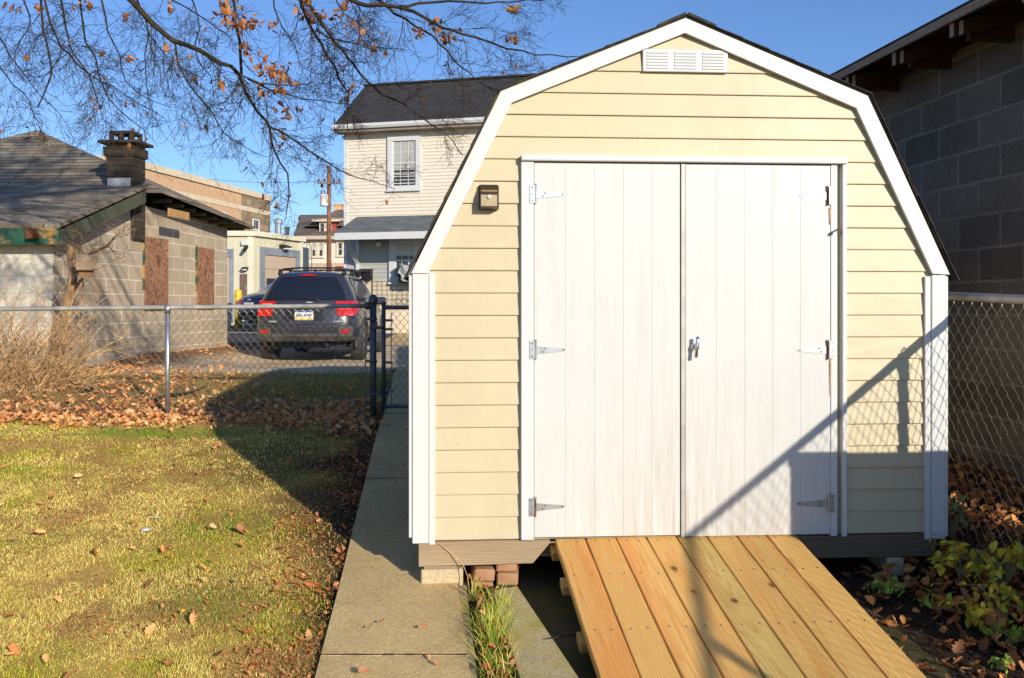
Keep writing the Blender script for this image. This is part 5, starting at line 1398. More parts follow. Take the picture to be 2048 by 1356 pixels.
for s in (-1, 1):
    a, b = (lambda z, s=s: s * .58, lambda z, s=s: s * 1.0) if s > 0 else (lambda z, s=s: s * 1.0, lambda z, s=s: s * .58)
    tl = cpatch('tail_lamp', (a, b, .72, .88), RED, .016, nx=6, nz=3)
    a, b = (lambda z, s=s: s * .62, lambda z, s=s: s * .92) if s > 0 else (lambda z, s=s: s * .92, lambda z, s=s: s * .62)
    cpatch('reversing_lens', (a, b, .735, .775), REDCLEAR, .024, parent=tl, nx=4, nz=1)
c = crear(0, .74, .02); mb = MB(); mb.box(c.x - .2, c.x + .2, c.y - .006, c.y + .02, c.z - .08, c.z + .08); mb.build('licence_plate', PLATEW, sed)
c = crear(0, .90, .02); mb = MB(); mb.prism([(c.x - .09, c.z - .02), (c.x + .09, c.z - .02), (c.x + .07, c.z + .025), (c.x - .07, c.z + .025)], c.y - .006, c.y + .02); mb.build('emblem', CHROME, sed)
mb = MB(); c = crear(-.72, .925, .02)
for k in range(4): mb.box(c.x - .1 + k * .05, c.x - .1 + k * .05 + .035, c.y - .005, c.y + .02, c.z - .012, c.z + .012)
mb.build('badge_lettering', TEXTS, sed)
mb = MB(); mb.box(-.6, .6, -.7, 3.2, .2, .3); mb.build('underbody', DARKPL, sed)

# ================================================================== LEAF / GRASS KITS
def oak_leaf():
    """lobed leaf outline, slightly curled: verts, triangles"""
    half = [(0, 0), (.06, .10), (.20, .20), (.12, .30), (.30, .42), (.16, .52), (.34, .66), (.18, .74), (.22, .88), (.08, .90), (0, 1.0)]
    V = []; T = []
    for i, (x, y) in enumerate(half):
        for s in ((0,) if x == 0 else (1, -1)):
            V.append((s * x, y - .5, abs(x) * .5 + .25 * (y - .5) ** 2))
    mids = [(0, y - .5, .25 * (y - .5) ** 2) for _, y in half]
    V = []; 
    for (x, y) in half: V += [(x, y - .5, abs(x) * .55 + .3 * (y - .5) ** 2), (0, y - .5, .3 * (y - .5) ** 2), (-x, y - .5, abs(x) * .45 + .3 * (y - .5) ** 2)]
    for i in range(len(half) - 1):
        a = i * 3; b = a + 3
        T += [(a, a+1, b+1), (a, b+1, b), (a+1, a+2, b+2), (a+1, b+2, b+1)]
    return np.array(V), np.array(T)
def round_leaf():
    half = [(0, 0), (.22, .15), (.36, .38), (.34, .60), (.18, .85), (0, 1.0)]
    V = []; T = []
    for (x, y) in half: V += [(x, y, -.25 * y * y + abs(x) * .2), (0, y, -.25 * y * y), (-x, y, -.25 * y * y + abs(x) * .2)]
    for i in range(len(half) - 1):
        a = i * 3; b = a + 3; T += [(a, a+1, b+1), (a, b+1, b), (a+1, a+2, b+2), (a+1, b+2, b+1)]
    return np.array(V), np.array(T)
def rot_mats(n, tilt, rs):
    """random heading, random lean up to tilt, random roll"""
    a = rs.rand(n) * 2 * PI; b = (rs.rand(n) - .5) * 2 * tilt; c = (rs.rand(n) - .5) * 2 * tilt
    ca, sa, cb, sb, cc, sc_ = np.cos(a), np.sin(a), np.cos(b), np.sin(b), np.cos(c), np.sin(c)
    Rz = np.zeros((n,3,3)); Rz[:,0,0]=ca; Rz[:,0,1]=-sa; Rz[:,1,0]=sa; Rz[:,1,1]=ca; Rz[:,2,2]=1
    Rx = np.zeros((n,3,3)); Rx[:,0,0]=1; Rx[:,1,1]=cb; Rx[:,1,2]=-sb; Rx[:,2,1]=sb; Rx[:,2,2]=cb
    Ry = np.zeros((n,3,3)); Ry[:,1,1]=1; Ry[:,0,0]=cc; Ry[:,0,2]=sc_; Ry[:,2,0]=-sc_; Ry[:,2,2]=cc
    return Rz @ Rx @ Ry
def scatter(kit, pos, size, Rm, cols):
    V, T = kit; n = len(pos); k = len(V)
    VV = np.einsum('nij,kj->nki', Rm, V) * size[:, None, None] + pos[:, None, :]
    TT = T[None] + (np.arange(n) * k)[:, None, None]
    CC = np.repeat(cols[:, None, :], k, 1)
    return VV.reshape(-1, 3), TT.reshape(-1, 3), CC.reshape(-1, 3)
LEAFCOL = np.array([[.86,.40,.14], [.92,.52,.22], [.74,.29,.09], [.88,.58,.28], [.50,.21,.085], [.95,.44,.16]])
def leafcols(n, rs, pal=LEAFCOL, v=.25):
    c = pal[rs.randint(0, len(pal), n)]; return np.clip(c * (1 + (rs.rand(n, 1) - .5) * 2 * v), 0, 1)

# ------------------------------------------------------------------ fallen leaves
rs = np.random.RandomState(3)
pts = []
def addpts(n, fx0, fx1, y0, y1, keep=None, lift=.012):
    y = rs.uniform(y0, y1, n); x = fx0(y) + (fx1(y) - fx0(y)) * rs.rand(n)
    m = np.ones(n, bool)
    if keep is not None: m = rs.rand(n) < keep(x, y)
    x, y = x[m], y[m]; pts.append(np.stack([x, y, hv(x, y) + lift + rs.rand(len(x)) * lift], 1))
lx = lambda y: -.64 * y
addpts(5200, lx, lambda y: np.full_like(y, -1.25), 7.0, 8.7, lambda x, y: np.clip((.35 + .9 * noise2(x, y, 1.5, 9)) * np.clip((y - 7.15 - .35 * noise2(x, y, .9, 77)) / .45, 0, 1) - .4 * np.clip(y - 8.2, 0, 1), 0, 1), .014)
addpts(2600, lambda y: -.62 * y, lambda y: np.full_like(y, -1.6), 8.5, 11.4, lambda x, y: np.clip(noise2(x, y, .9, 10) * 1.4 - .45 + .75 * (x < -3.5), .03, 1), .012)
addpts(700, lambda y: -.45 * y, lambda y: -.30 * y, 11, 16.5, lambda x, y: np.clip(1.1 - np.abs(x - (-5.6 + .073 * (y - 11))) / 1.0, .05, 1), .015)
addpts(70, lambda y: np.full_like(y, -4.2), lambda y: np.full_like(y, -2.6), 12.2, 14.6, lambda x, y: np.clip(1 - np.hypot((x + 3.6) / .9, (y - 13.4) / .8), 0, 1), .015)
addpts(330, lx, xl, 2.9, 7.4, lambda x, y: np.clip(.25 + 1.1 * noise2(x, y, 1.3, 12) - .3, .1, 1), .02)
addpts(800, lambda y: xl(y) - .42, lambda y: xl(y) - .01, 2.6, 7.6, lambda x, y: np.clip(2.6 * (noise2(x, y, 3.2, 13) - .32) * np.clip(1.25 - (xl(y) - x) / .42, 0, 1), .03, 1), .010)
addpts(110, lambda y: xr(y) + .05, lambda y: xr(y) + .17, 2.9, 4.15, None, .03)
addpts(45, xl, xr, 2.7, 7.6, None, .026)
nlarge = sum(len(p) for p in pts)
addpts(3600, lambda y: xl(y) - .45, lambda y: xl(y) + .01, 2.6, 7.2, lambda x, y: np.clip(2.6 * (noise2(x, y, 3.2, 13) - .25) * np.clip(1.3 - (xl(y) - x) / .42, 0, 1), .03, 1), .006)
addpts(5200, lx, xl, 2.8, 7.4, lambda x, y: np.clip(2.2 * (noise2(x, y, 2.4, 34) * .5 + noise2(x, y, 5, 36) * .5) - .75, .08, 1), .008)
P_ = np.concatenate(pts); n = len(P_); sz = .034 + .062 * rs.rand(n) ** 1.6; small = np.arange(n) >= nlarge
sz *= .85; near = P_[:, 1] < 7.0; sz[near] *= .8
c = leafcols(n, rs)
sz[small] = rs.uniform(.008, .022, small.sum()) ; c[small] *= np.array([.72, .58, .52])
edge = ~small & (P_[:, 0] > xl(P_[:, 1]) - .45) & near; c[edge] *= np.array([.70, .52, .48]); sz[edge] *= .5 + .4 * rs.rand(edge.sum())
half_ = rs.rand(n) < .45
kv, kt = oak_leaf(); kv2 = kv.copy(); kv2[:, 2] = kv[:, 2] * 2.4 + .35 * kv[:, 0]; kv2[:, 0] *= .72
Va, Ta, Ca = scatter((kv, kt), P_[~half_], sz[~half_], rot_mats((~half_).sum(), .7, rs), c[~half_]); Vb, Tb, Cb = scatter((kv2, kt), P_[half_], sz[half_], rot_mats(half_.sum(), 1.1, rs), c[half_])
V1 = np.concatenate([Va, Vb]); T1 = np.concatenate([Ta, Tb + len(Va)]); C1_ = np.concatenate([Ca, Cb])
fallen = np_mesh('fallen_leaves', V1, T1, LEAFM, C1_); tag(fallen, 'orange-brown oak leaves scattered over lawn and fence bank', 'leaves', kind='stuff')
# brown litter at the right of the ramp
pts = []
addpts(4200, lambda y: np.full_like(y, 1.75), lambda y: np.full_like(y, 3.1), 3.05, 7.5, lambda x, y: np.clip((x - 1.55 - .35 * (4 - y)) * 1.6 - .2 + .8 * noise2(x, y, 2, 20), 0, 1), .03)
addpts(300, lambda y: np.full_like(y, 1.45), lambda y: np.full_like(y, 2.2), 2.6, 4.3, None, .012)
P_ = np.concatenate(pts); n = len(P_)
V1, T1, C1_ = scatter(oak_leaf(), P_, rs.uniform(.032, .075, n), rot_mats(n, 1.0, rs), leafcols(n, rs, np.array([[.52,.22,.075], [.36,.14,.05], [.56,.27,.10], [.72,.32,.08], [.24,.10,.04]])))
litter = np_mesh('leaf_litter', V1, T1, LEAFM, C1_); tag(litter, 'brown leaf litter heaped along the fence beside the ramp', 'leaves', kind='stuff')
# mulch chips
pts = []; addpts(5200, lambda y: np.full_like(y, 1.42), lambda y: np.full_like(y, 2.6), 2.5, 4.6, lambda x, y: np.clip((x - 1.38) * 3, 0, 1), .004)
P_ = np.concatenate(pts); n = len(P_)
chip = (np.array([(-.5,-.2,0),(.5,-.15,.08),(.45,.2,.12),(-.4,.25,.02)], float), np.array([(0,1,2),(0,2,3)]))
cc = np.array([[.05,.033,.022],[.085,.055,.035],[.03,.022,.016],[.20,.16,.11]])[rs.choice(4, n, p=[.4,.3,.25,.05])]
V1, T1, C1_ = scatter(chip, P_, rs.uniform(.008, .026, n), rot_mats(n, .6, rs), cc)
tag(np_mesh('mulch', V1, T1, GRASSM, C1_), 'dark bark mulch between ramp and fence', 'mulch', kind='stuff')

# ------------------------------------------------------------------ lawn grass
def blades(n, sampler, L0, L1, wid, colfn, lean=1.1, rs=rs):
    x, y = sampler(n); n = len(x); z = hv(x, y) - .004
    L = rs.uniform(L0, L1, n) * (.6 + .8 * noise2(x, y, 9.0, 61)) * (.75 + .5 * noise2(x, y, 1.9, 62)); hd = rs.rand(n) * 2 * PI; ln = np.abs(rs.normal(0, .5, n)) * lean; ln = np.clip(ln + .25, 0, 1.45)
    d = np.stack([np.cos(hd) * np.sin(ln), np.sin(hd) * np.sin(ln), np.cos(ln)], 1)
    sd = np.stack([-np.sin(hd), np.cos(hd), np.zeros(n)], 1)
    tw = rs.rand(n) * PI; sd = sd * np.cos(tw)[:, None] + np.stack([np.cos(hd), np.sin(hd), np.zeros(n)], 1) * np.sin(tw)[:, None]
    b = np.stack([x, y, z], 1); w = wid * rs.uniform(.7, 1.4, n)[:, None]
    w = w * np.clip(y / 4.5, .8, 1.8)[:, None]
    m = b + d * (L * .55)[:, None]; tip = b + (d + np.array([0, 0, -.35]) * ln[:, None]) * L[:, None]
    V = np.stack([b - sd * w, b + sd * w, m - sd * w * .8, m + sd * w * .8, tip], 1).reshape(-1, 3)
    k = np.arange(n)[:, None, None] * 5; T = (np.array([(0,1,3),(0,3,2),(2,3,4)])[None] + k).reshape(-1, 3)
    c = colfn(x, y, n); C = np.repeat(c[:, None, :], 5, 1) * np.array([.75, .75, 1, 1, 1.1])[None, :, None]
    return V, T, C.reshape(-1, 3)
def lawn_sampler(n):
    # density follows nearness so that the cover looks even
    y = 2.7 + (8.0 - 2.7) * rs.rand(n) ** 1.35; x = (-.64 * y) + (xl(y) + .64 * y) * rs.rand(n)
    o_ = rs.rand(n) < .2; x[o_] = -8.5 + (8.5 - .64 * y[o_]) * rs.rand(o_.sum()); y[o_] = 1.0 + 7.0 * rs.rand(o_.sum()); x[o_ & (x > -.62 * y) & (y > 2.7)] -= 3
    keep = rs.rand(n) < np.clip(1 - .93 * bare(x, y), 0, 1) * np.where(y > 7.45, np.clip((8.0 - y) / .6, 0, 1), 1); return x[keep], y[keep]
GREEN = np.array([.34,.44,.025]); OLIVE = np.array([.78,.67,.09]); STRAW = np.array([.97,.74,.22]); LUSH = np.array([.16,.30,.02])
def lawn_col(x, y, n):
    a = noise2(x, y, 1.3, 31) * .45 + noise2(x, y, 4.5, 32) * .35 + noise2(x, y, 15, 33) * .2; r_ = rs.rand(n)
    g = np.clip((a - .47) * 4.5 + .06 + (r_ - .5) * .9, 0, 1)[:, None]
    c = STRAW * (1 - g) + np.where(rs.rand(n, 1) < .45, OLIVE, GREEN) * g
    # dead brown patches
    b = np.clip((noise2(x, y, 2.4, 34) * .6 + noise2(x, y, 9, 35) * .4 - .56) * 7, 0, 1)[:, None] * (rs.rand(n, 1) < .8)
    c = c * (1 - b) + np.array([.50, .30, .12]) * b
    # greener clumps
    for cx_, cy_, ra, rb2 in ((-2.75, 7.12, .66, .26), (-1.5, 4.9, .35, .2), (-1.25, 3.9, .3, .25), (-3.6, 6.0, .4, .2)):
        q = np.clip(1.3 - np.hypot((x - cx_) / ra, (y - cy_) / rb2), 0, 1)[:, None] > rs.rand(n, 1) * (.6 if ra > .6 else 1.8)
        c = np.where(q, LUSH * (1 + .6 * rs.rand(n, 1)), c)
    return np.clip(c * (1 + (rs.rand(n, 1) - .5) * .7), 0, 1)
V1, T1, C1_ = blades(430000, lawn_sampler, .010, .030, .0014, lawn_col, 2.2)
def bank_sampler(n):
    y = rs.uniform(8.4, 10.5, n); x = -.6 * y + (-1.3 + .6 * y) * rs.rand(n); k = rs.rand(n) < np.clip((noise2(x, y, 1.0, 41) - .25) * 1.8 * np.where(x > -3.3, 1.4, .55), 0, 1); return x[k], y[k]
V2, T2, C2_ = blades(17000, bank_sampler, .03, .07, .0022, lambda x, y, n: np.clip((GREEN * .8 * (rs.rand(n, 1)) + OLIVE * (1 - rs.rand(n, 1)) * .6 + STRAW * .18) * .75, 0, 1), 1.4)
V = np.concatenate([V1, V2]); T = np.concatenate([T1, T2 + len(V1)]); C = np.concatenate([C1_, C2_])
tag(np_mesh('grass', V, T, GRASSM, C), 'patchy winter lawn grass, half straw and half green', 'grass', kind='stuff')
# tufts
def tuft(px, py, z, n, L, spread, label, pal):
    x, y = gxy(px, py, z)
    def samp(k): return x + rs.normal(0, spread[0], k), y + rs.normal(0, spread[1], k)
    V, T, C = blades(n, samp, L * .5, L, .0017, lambda x_, y_, k: pal[rs.randint(0, len(pal), k)] * (1 + .5 * (rs.rand(k, 1) - .5)), .9)
    V[:, 2] += .012; V[:, :2] -= (x, y); base = h(x, y); V[:, 2] -= base
    o = np_mesh('grass_tuft', V, T, GRASSM, C); o.location = (x, y, base); tag(o, label, 'grass tuft', 'weeds in the gap between path and kerb')
palg = np.array([[.34,.44,.04],[.58,.58,.08],[.80,.68,.22],[.24,.36,.04]])
tuft(985, 1262, 0, 420, .16, (.035, .11), 'big yellow-green grass tuft spilling over the kerb strip', palg)
tuft(1000, 1218, 0, 130, .17, (.03, .05), 'thin grass tuft just in front of the mossy brick', palg)
tuft(948, 1198, 0, 36, .15, (.012, .02), 'few upright green blades beside the concrete pier', palg)
tuft(1002, 1345, -.03, 200, .12, (.03, .06), 'lowest grass tuft at the open end of the gap', palg)
# dry stem leaning from the beam
mb = MB(); mb.tube([S.w(S.u(880), -.03, cz(880, 1084)), S.w(S.u(905), -.04, cz(905, 1102)), S.w(S.u(926), -.06, cz(926, 1122)), S.w(S.u(935), -.09, cz(935, 1142)), S.w(S.u(938), -.12, cz(938, 1172))], [.0012, .002, .0022, .002, .002], 5)
tag(mb.build('dry_stem', TWIG, None, uv=False), 'thin dry stem leaning across the weathered joist', 'stem')
mb = MB(); a = Vector((*gxy(1165, 1300), .0)); mb.tube([P(1092, 1278, 3.46), P(1128, 1272, 3.48), P(1160, 1268, 3.5), P(1190, 1255, 3.55)], [.002, .003, .004, .003], 5)
tag(mb.build('fallen_twig', BARK, None, uv=False), 'dark fallen twig lying from kerb strip to ramp', 'twig')
# litter scraps
for px, py, lab, s in ((292, 1043, 'larger crumpled white scrap on the lawn', .024), (313, 1026, 'smaller white scrap behind the larger one on the lawn', .015)):
    x, y = gxy(px, py, .13); bm = bmesh.new(); bmesh.ops.create_icosphere(bm, subdivisions=2, radius=1)
    for v in bm.verts: v.co = Vector((v.co.x * s, v.co.y * s * .7, v.co.z * s * .35)) * (1 + .5 * (rnd.random() - .5))
    bm.verts.index_update(); mb = MB(); mb.add([v.co.copy() for v in bm.verts], [[v.index for v in f.verts] for f in bm.faces]); bm.free()
    o = mb.build('litter_scrap', LITTERM, None, uv=False); o.location = (x, y, h(x, y) + .018); tag(o, lab, 'litter', 'white scraps on the lawn')
# fallen sticks on the bank
for pa, pb, lab in (((310, 822, 8.6), (410, 806, 9.2), 'grey stick lying on the leaf bank behind the line post'), ((165, 806, 8.9), (190, 790, 9.3), 'short dark stick on the leaf bank under the shrub')):
    a, b = P(*pa), P(*pb); mb = MB(); pts_ = []
    for t in np.linspace(0, 1, 6):
        p = a.lerp(b, t); p.z = h(p.x, p.y) + .035 + .015 * math.sin(7 * t); pts_.append(p)
    mb.tube(pts_, [.018, .016, .014, .012, .009, .004], 6); tag(mb.build('fallen_stick', BARK, None, uv=False), lab, 'stick')

# ================================================================== PLANTS AT THE RIGHT
PLC = {'yellow': np.array([[.72,.62,.05],[.85,.66,.06],[.52,.56,.05],[.80,.50,.05]]), 'green': np.array([[.22,.46,.05],[.32,.55,.06],[.42,.5,.06]]), 'dull': np.array([[.26,.34,.14],[.30,.38,.15],[.42,.46,.18]])}
def wilt_plant(px, py, Y, hgt, nst, pal, label, spread=.16, leaf=.055, seed=1, arch=1.0):
    r_ = np.random.RandomState(seed); x0 = (px - CX) / F * Y; zg = h(x0, Y)
    t = thing('wilting_plant', label, 'plant', loc=(x0, Y, zg), group='plants between ramp and fence')
    mb = MB(); LP = []; LR = []; nst = int(nst * 1.7); hgt *= .88
    for k in range(nst):
        a = r_.rand() * 2 * PI; hh = hgt * r_.uniform(.55, 1.0); sp = spread * r_.uniform(.5, 1.3); pts_ = []
        for q in np.linspace(0, 1, 9):
            rr = sp * q ** 1.3; z = hh * (math.sin(min(q * 1.25, 1) * PI/2) - arch * .55 * max(0, q - .6) ** 1.2 * 2)
            pts_.append((rr * math.cos(a) + .006 * r_.randn(), rr * math.sin(a) + .006 * r_.randn(), max(.01, z)))
        mb.tube(pts_, list(np.linspace(.0034, .0014, 9)), 5)
        for q in (4, 5, 6, 7, 8):
            for s in range(2): LP.append(np.array(pts_[q]) + r_.randn(3) * .012)
    mb.build('stems', simple('pale_green_stem', (.34,.33,.14), .6, 0, .2, 10), t, uv=False)
    LP = np.array(LP); LP = LP[r_.rand(len(LP)) < .6]; n = len(LP); LP[:, 2] = np.maximum(LP[:, 2], .015)
    kv, kt = round_leaf(); kv = kv.copy(); kv[:, 2] += .5 * np.sin(kv[:, 1] * 3 + 1) * .25 + .25 * kv[:, 0] * kv[:, 1]
    V, T, C = scatter((kv, kt), LP, r_.uniform(leaf * .28, leaf * .8, n), rot_mats(n, 1.5, r_), leafcols(n, r_, PLC[pal], .3))
    np_mesh('foliage', V, T, PLANTM, C, t)
wilt_plant(1925, 1070, 4.05, .26, 9, 'yellow', 'tall wilting yellow-green plant with arched stems by the shed corner', .15, .06, 1)
wilt_plant(2010, 1110, 3.95, .30, 9, 'yellow', 'golden drooping plant at the foot of the chain-link fence', .16, .065, 2)
wilt_plant(1905, 1010, 4.5, .30, 7, 'dull', 'dull grey-green plant in the shade behind the shed corner', .13, .06, 3)
wilt_plant(1995, 1190, 3.75, .16, 7, 'yellow', 'low bright yellow seedling clump on the leaf litter', .12, .05, 4, .6)
wilt_plant(1945, 1215, 3.7, .10, 6, 'yellow', 'flat olive-yellow clump nearest the mulch', .12, .06, 5, .3)
wilt_plant(1862, 1195, 3.85, .07, 5, 'green', 'small bright green weed at the mulch edge', .07, .045, 6, .3)
wilt_plant(1770, 1155, 4.0, .07, 5, 'green', 'small green weed tucked under the shed beam', .07, .04, 7, .3)
wilt_plant(2030, 1270, 3.5, .08, 5, 'green', 'green weed at the picture edge above the mulch', .08, .05, 8, .3)
wilt_plant(2000, 1316, 3.3, .04, 4, 'green', 'tiny green seedling alone on the dark mulch', .03, .03, 9, .2)

# ================================================================== SHRUB, PRUNED TREE, BIRDHOUSE
def stemline(p, d, L, n, curve, r_):
    pts_ = [Vector(p)]; d = Vector(d).normalized()
    for k in range(n):
        d = (d + Vector((r_.gauss(0, curve), r_.gauss(0, curve), r_.gauss(0, curve * .7) - .02 * k / n))).normalized(); pts_.append(pts_[-1] + d * (L / n))
    return pts_
rr_ = random.Random(5)
shx, shy = -5.3, 9.25
shb = thing('bare_shrub', 'leafless tan shrub with a dense tangle of thin stems behind the fence', 'shrub', loc=(shx, shy, h(shx, shy)))
mb = MB()
for k in range(360):
    a = rr_.uniform(0, 2 * PI); q = rr_.random() ** .6
    bx, by = .68 * q * math.cos(a), .35 * q * math.sin(a)
    out = Vector((bx * 1.1 + rr_.gauss(0, .5), by * .8 + rr_.gauss(0, .3), rr_.uniform(.45, 1.3)))
    L = rr_.uniform(.5, 1.5) * (1.08 - .25 * q)
    s = stemline((bx, by, -.05), out, L, 7, .24, rr_)
    r0 = rr_.uniform(.003, .008); mb.tube(s, list(np.linspace(r0, r0 * .35, 8)), 4, False)
    for m in range(rr_.randint(3, 6)):
        i = rr_.randint(2, 6); d = (s[i+1] - s[i]).normalized() + Vector((rr_.gauss(0, .6), rr_.gauss(0, .6), rr_.gauss(.1, .5)))
        tw = stemline(s[i], d, rr_.uniform(.12, .45), 4, .22, rr_); mb.tube(tw, list(np.linspace(r0 * .5, .0011, 5)), 3, False)
mb.build('stems', TWIG, shb, uv=False)
# few clinging leaves
n = 90; lp = np.stack([rs.normal(0, .45, n), rs.normal(0, .25, n), rs.uniform(.05, .8, n)], 1)
V, T, C = scatter(oak_leaf(), lp, rs.uniform(.03, .06, n), rot_mats(n, 1.5, rs), leafcols(n, rs)); np_mesh('leaves', V, T, LEAFM, C, shb)
tx, ty = P(95, 608, 9.7).x, 9.7
prt = thing('pruned_tree', 'small leafless multi-stemmed tree with sawn stubs beside the shrub', 'tree', loc=(tx, ty, h(tx, ty)))
BK2 = simple('tan_tree_bark', (.34,.21,.11), .9, 0, .3, 12, bump=.4)
def rel(px, py, Y=9.7): return P(px, py, Y) - prt.matrix_world.translation
mb = MB()
mb.tube([rel(98, 800), rel(110, 740), rel(128, 650), rel(140, 590), rel(148, 545), rel(150, 520)], [.075, .065, .055, .05, .045, .04], 9)
mb.tube([rel(104, 780, 9.6), rel(124, 690, 9.6), rel(142, 610, 9.6)], [.04, .035, .03], 8)
mb.build('trunk', BK2, prt, smooth=True, uv=False)
mb = MB()
mb.tube([rel(148, 545), rel(141, 515), rel(143, 495), rel(138, 492), rel(135, 505)][:4], [.045, .042, .036, .034], 8); mb.tube([rel(150, 530), rel(154, 505), rel(158, 492)], [.035, .03, .027], 8)
mb.tube([rel(152, 540), rel(165, 520), rel(185, 506), rel(215, 492), rel(232, 470)], [.035, .028, .022, .015, .006], 7)
mb.tube([rel(128, 610), rel(150, 575), rel(175, 545), rel(182, 520)], [.025, .018, .012, .006], 7)
def rtwig(a, L, n_, r0, seed):
    q = random.Random(seed)
    for k in range(n_):
        s = stemline(a, (q.gauss(0, .7), q.gauss(0, .4), q.gauss(.4, .5)), L * q.uniform(.5, 1), 5, .25, q); mb.tube(s, list(np.linspace(r0, .0012, 6)), 4, False)
        for m in range(3): s2 = stemline(s[2 + m], (q.gauss(0, .8), q.gauss(0, .4), q.gauss(.3, .5)), L * .4, 4, .25, q); mb.tube(s2, list(np.linspace(r0 * .5, .001, 5)), 3, False)
for i, (px, py) in enumerate(((141, 500), (158, 494), (185, 506), (215, 492), (232, 470), (175, 545), (182, 522), (160, 600), (200, 590))): rtwig(rel(px, py), .45, 4, .005, 50 + i)
mb.build('branches', BK2, prt, uv=False)
bhp = P(172, 536, 9.45)
bh = thing('birdhouse', 'weathered tilted wooden birdhouse hanging in the small bare tree', 'birdhouse', Matrix.Translation(bhp) @ Matrix.Rotation(R(118), 4, 'Z') @ Matrix.Rotation(R(-18), 4, 'Y'))
mb = MB(); mb.prism([(-.07, -.09), (.07, -.09), (.07, .05), (0, .12), (-.07, .05)], -.07, .07); mb.build('box', simple('old_plank', (.25,.15,.08), .85, 0, .25, 10), bh)
mb = MB(); 
for s in (-1, 1): mb.prism([(0, .13), (s * .12, .01), (s * .125, .025), (0, .15)] if s > 0 else [(0, .15), (-.125, .025), (-.12, .01), (0, .13)], -.11, .10)
mb.build('roof', simple('old_plank_grey', (.33,.23,.14), .85, 0, .25, 10), bh)
mb = MB(); mb.lathe([(.022, 0), (.022, .004)], 12, Matrix.Translation((0, -.071, .0)) @ Matrix.Rotation(PI/2, 4, 'X')); mb.build('entrance', DARKPL, bh)

# ================================================================== OAK TREE OVERHEAD
TRX, TRY = -2.3, .9
oak = thing('oak_tree', 'big oak with bare twigs and a few rusty leaves hanging over the yard', 'tree', loc=(TRX, TRY, h(TRX, TRY)))
OB = oak.matrix_world.translation.copy()
tm = MB(); bmb = MB(); lf_pos = []
q = random.Random(21)
tm.tube([(0, 0, -.2), (.02, .0, .5), (.0, .05, 1.6), (.08, .05, 3.0), (.05, .15, 4.2), (.12, .2, 6.2), (.1, .2, 9.4)], [.42, .32, .27, .25, .23, .19, .08], 16)
tm.build('trunk', BARK, oak, smooth=True, uv=False)
def twig(p, d, L, r0, lev):
    n = 5 if lev else 4
    d = Vector(d).normalized(); pts_ = [Vector(p)]
    for k in range(n):
        d = (d + Vector((q.gauss(0, .17), q.gauss(0, .17), q.gauss(-.015, .15)))).normalized(); pts_.append(pts_[-1] + d * (L / n))
    bmb.tube(pts_, list(np.linspace(r0, max(.0015, r0 * .35), n + 1)), 3 if r0 < .006 else 5, False)
    if lev > 0:
        for k in range(1, n + 1):
            for _ in range(2 if lev > 1 else q.choice((1, 1, 2))):
                t = (pts_[k] - pts_[k-1]).normalized(); sd = Vector((q.gauss(0, 1), q.gauss(0, 1), q.gauss(0, 1))); sd = (sd - t * sd.dot(t)).normalized()
                twig(pts_[k-1].lerp(pts_[k], q.random()), t * .85 + sd * q.uniform(.5, 1.0), L * q.uniform(.3, .6), r0 * .55, lev - 1)
    if q.random() < .008 : lf_pos.append(pts_[-1])
def limb(px, d0, d1, w0, w1, src=None, tw=1.0, lead=True):
    """px: sighted polyline, d0->d1 distances, w: widths in photo pixels (converted to metres)"""
    m = len(px); P3 = []; RR = []
    for i, (x, y) in enumerate(px):
        t = i / (m - 1); D = lerp(d0, d1, t) + q.gauss(0, .05); P3.append(P(x, y, D) - OB); RR.append(max(.0012, lerp(w0, w1, t ** .8) / F * D / 2))
    # smooth subdivision
    pts_ = []; rr2 = []
    for i in range(m - 1):
        a, b = P3[i], P3[i+1]; pm = P3[max(i-1, 0)]; pn = P3[min(i+2, m-1)]
        ns = max(2, int((b - a).length / .10))
        for k in range(ns):
            t = k / ns; h00 = 2*t**3-3*t*t+1; h10 = t**3-2*t*t+t; h01 = -2*t**3+3*t*t; h11 = t**3-t*t
            v = a * h00 + (b - pm) * .5 * h10 + b * h01 + (pn - a) * .5 * h11
            pts_.append(v + Vector((q.gauss(0, .006), q.gauss(0, .006), q.gauss(0, .006)))); rr2.append(lerp(RR[i], RR[i+1], t))
    pts_.append(P3[-1]); rr2.append(RR[-1])
    if lead:
        # carry the limb back to the trunk
        org = Vector((.08, .15, (src if src else 4.0) + 1.6)); s0 = P3[0]; ctrl = org.lerp(s0, .45) + Vector((0, 0, 2.4)); pre = []; prr = []
        for k in range(9):
            t = k / 9; pre.append(org * (1-t)**2 + ctrl * 2*t*(1-t) + s0 * t*t); prr.append(lerp(max(rr2[0] * 1.6, .012), rr2[0], t))
        pts_ = pre + pts_; rr2 = prr + rr2
    bmb.tube(pts_, rr2, 7 if rr2[0] > .012 else 5, False)
    start = 9 if lead else 0; tot = len(pts_) - start
    for i in range(start + 1, len(pts_)):
        if q.random() > .95 * tw: continue
        t = (pts_[i] - pts_[i-1]).normalized(); sd = Vector((q.gauss(0, 1), q.gauss(0, .8), q.gauss(0, 1))); sd = (sd - t * sd.dot(t)).normalized()
        f = (i - start) / tot
        twig(pts_[i], t * q.uniform(.5, 1.0) + sd * .8 + Vector((0, 0, -.12)), q.uniform(.18, .62) * (1.1 - .5 * f), max(.0016, rr2[i] * .33 if rr2[i] < .012 else .004), 2 if q.random() < .6 else 1)
    return pts_
LB = []
LB.append(limb([(240,-20),(300,40),(345,80),(400,103),(440,125),(480,148),(490,185),(515,225),(540,255),(548,300),(575,350),(577,390),(572,430)], 6.6, 7.6, 13, 2, 4.0))
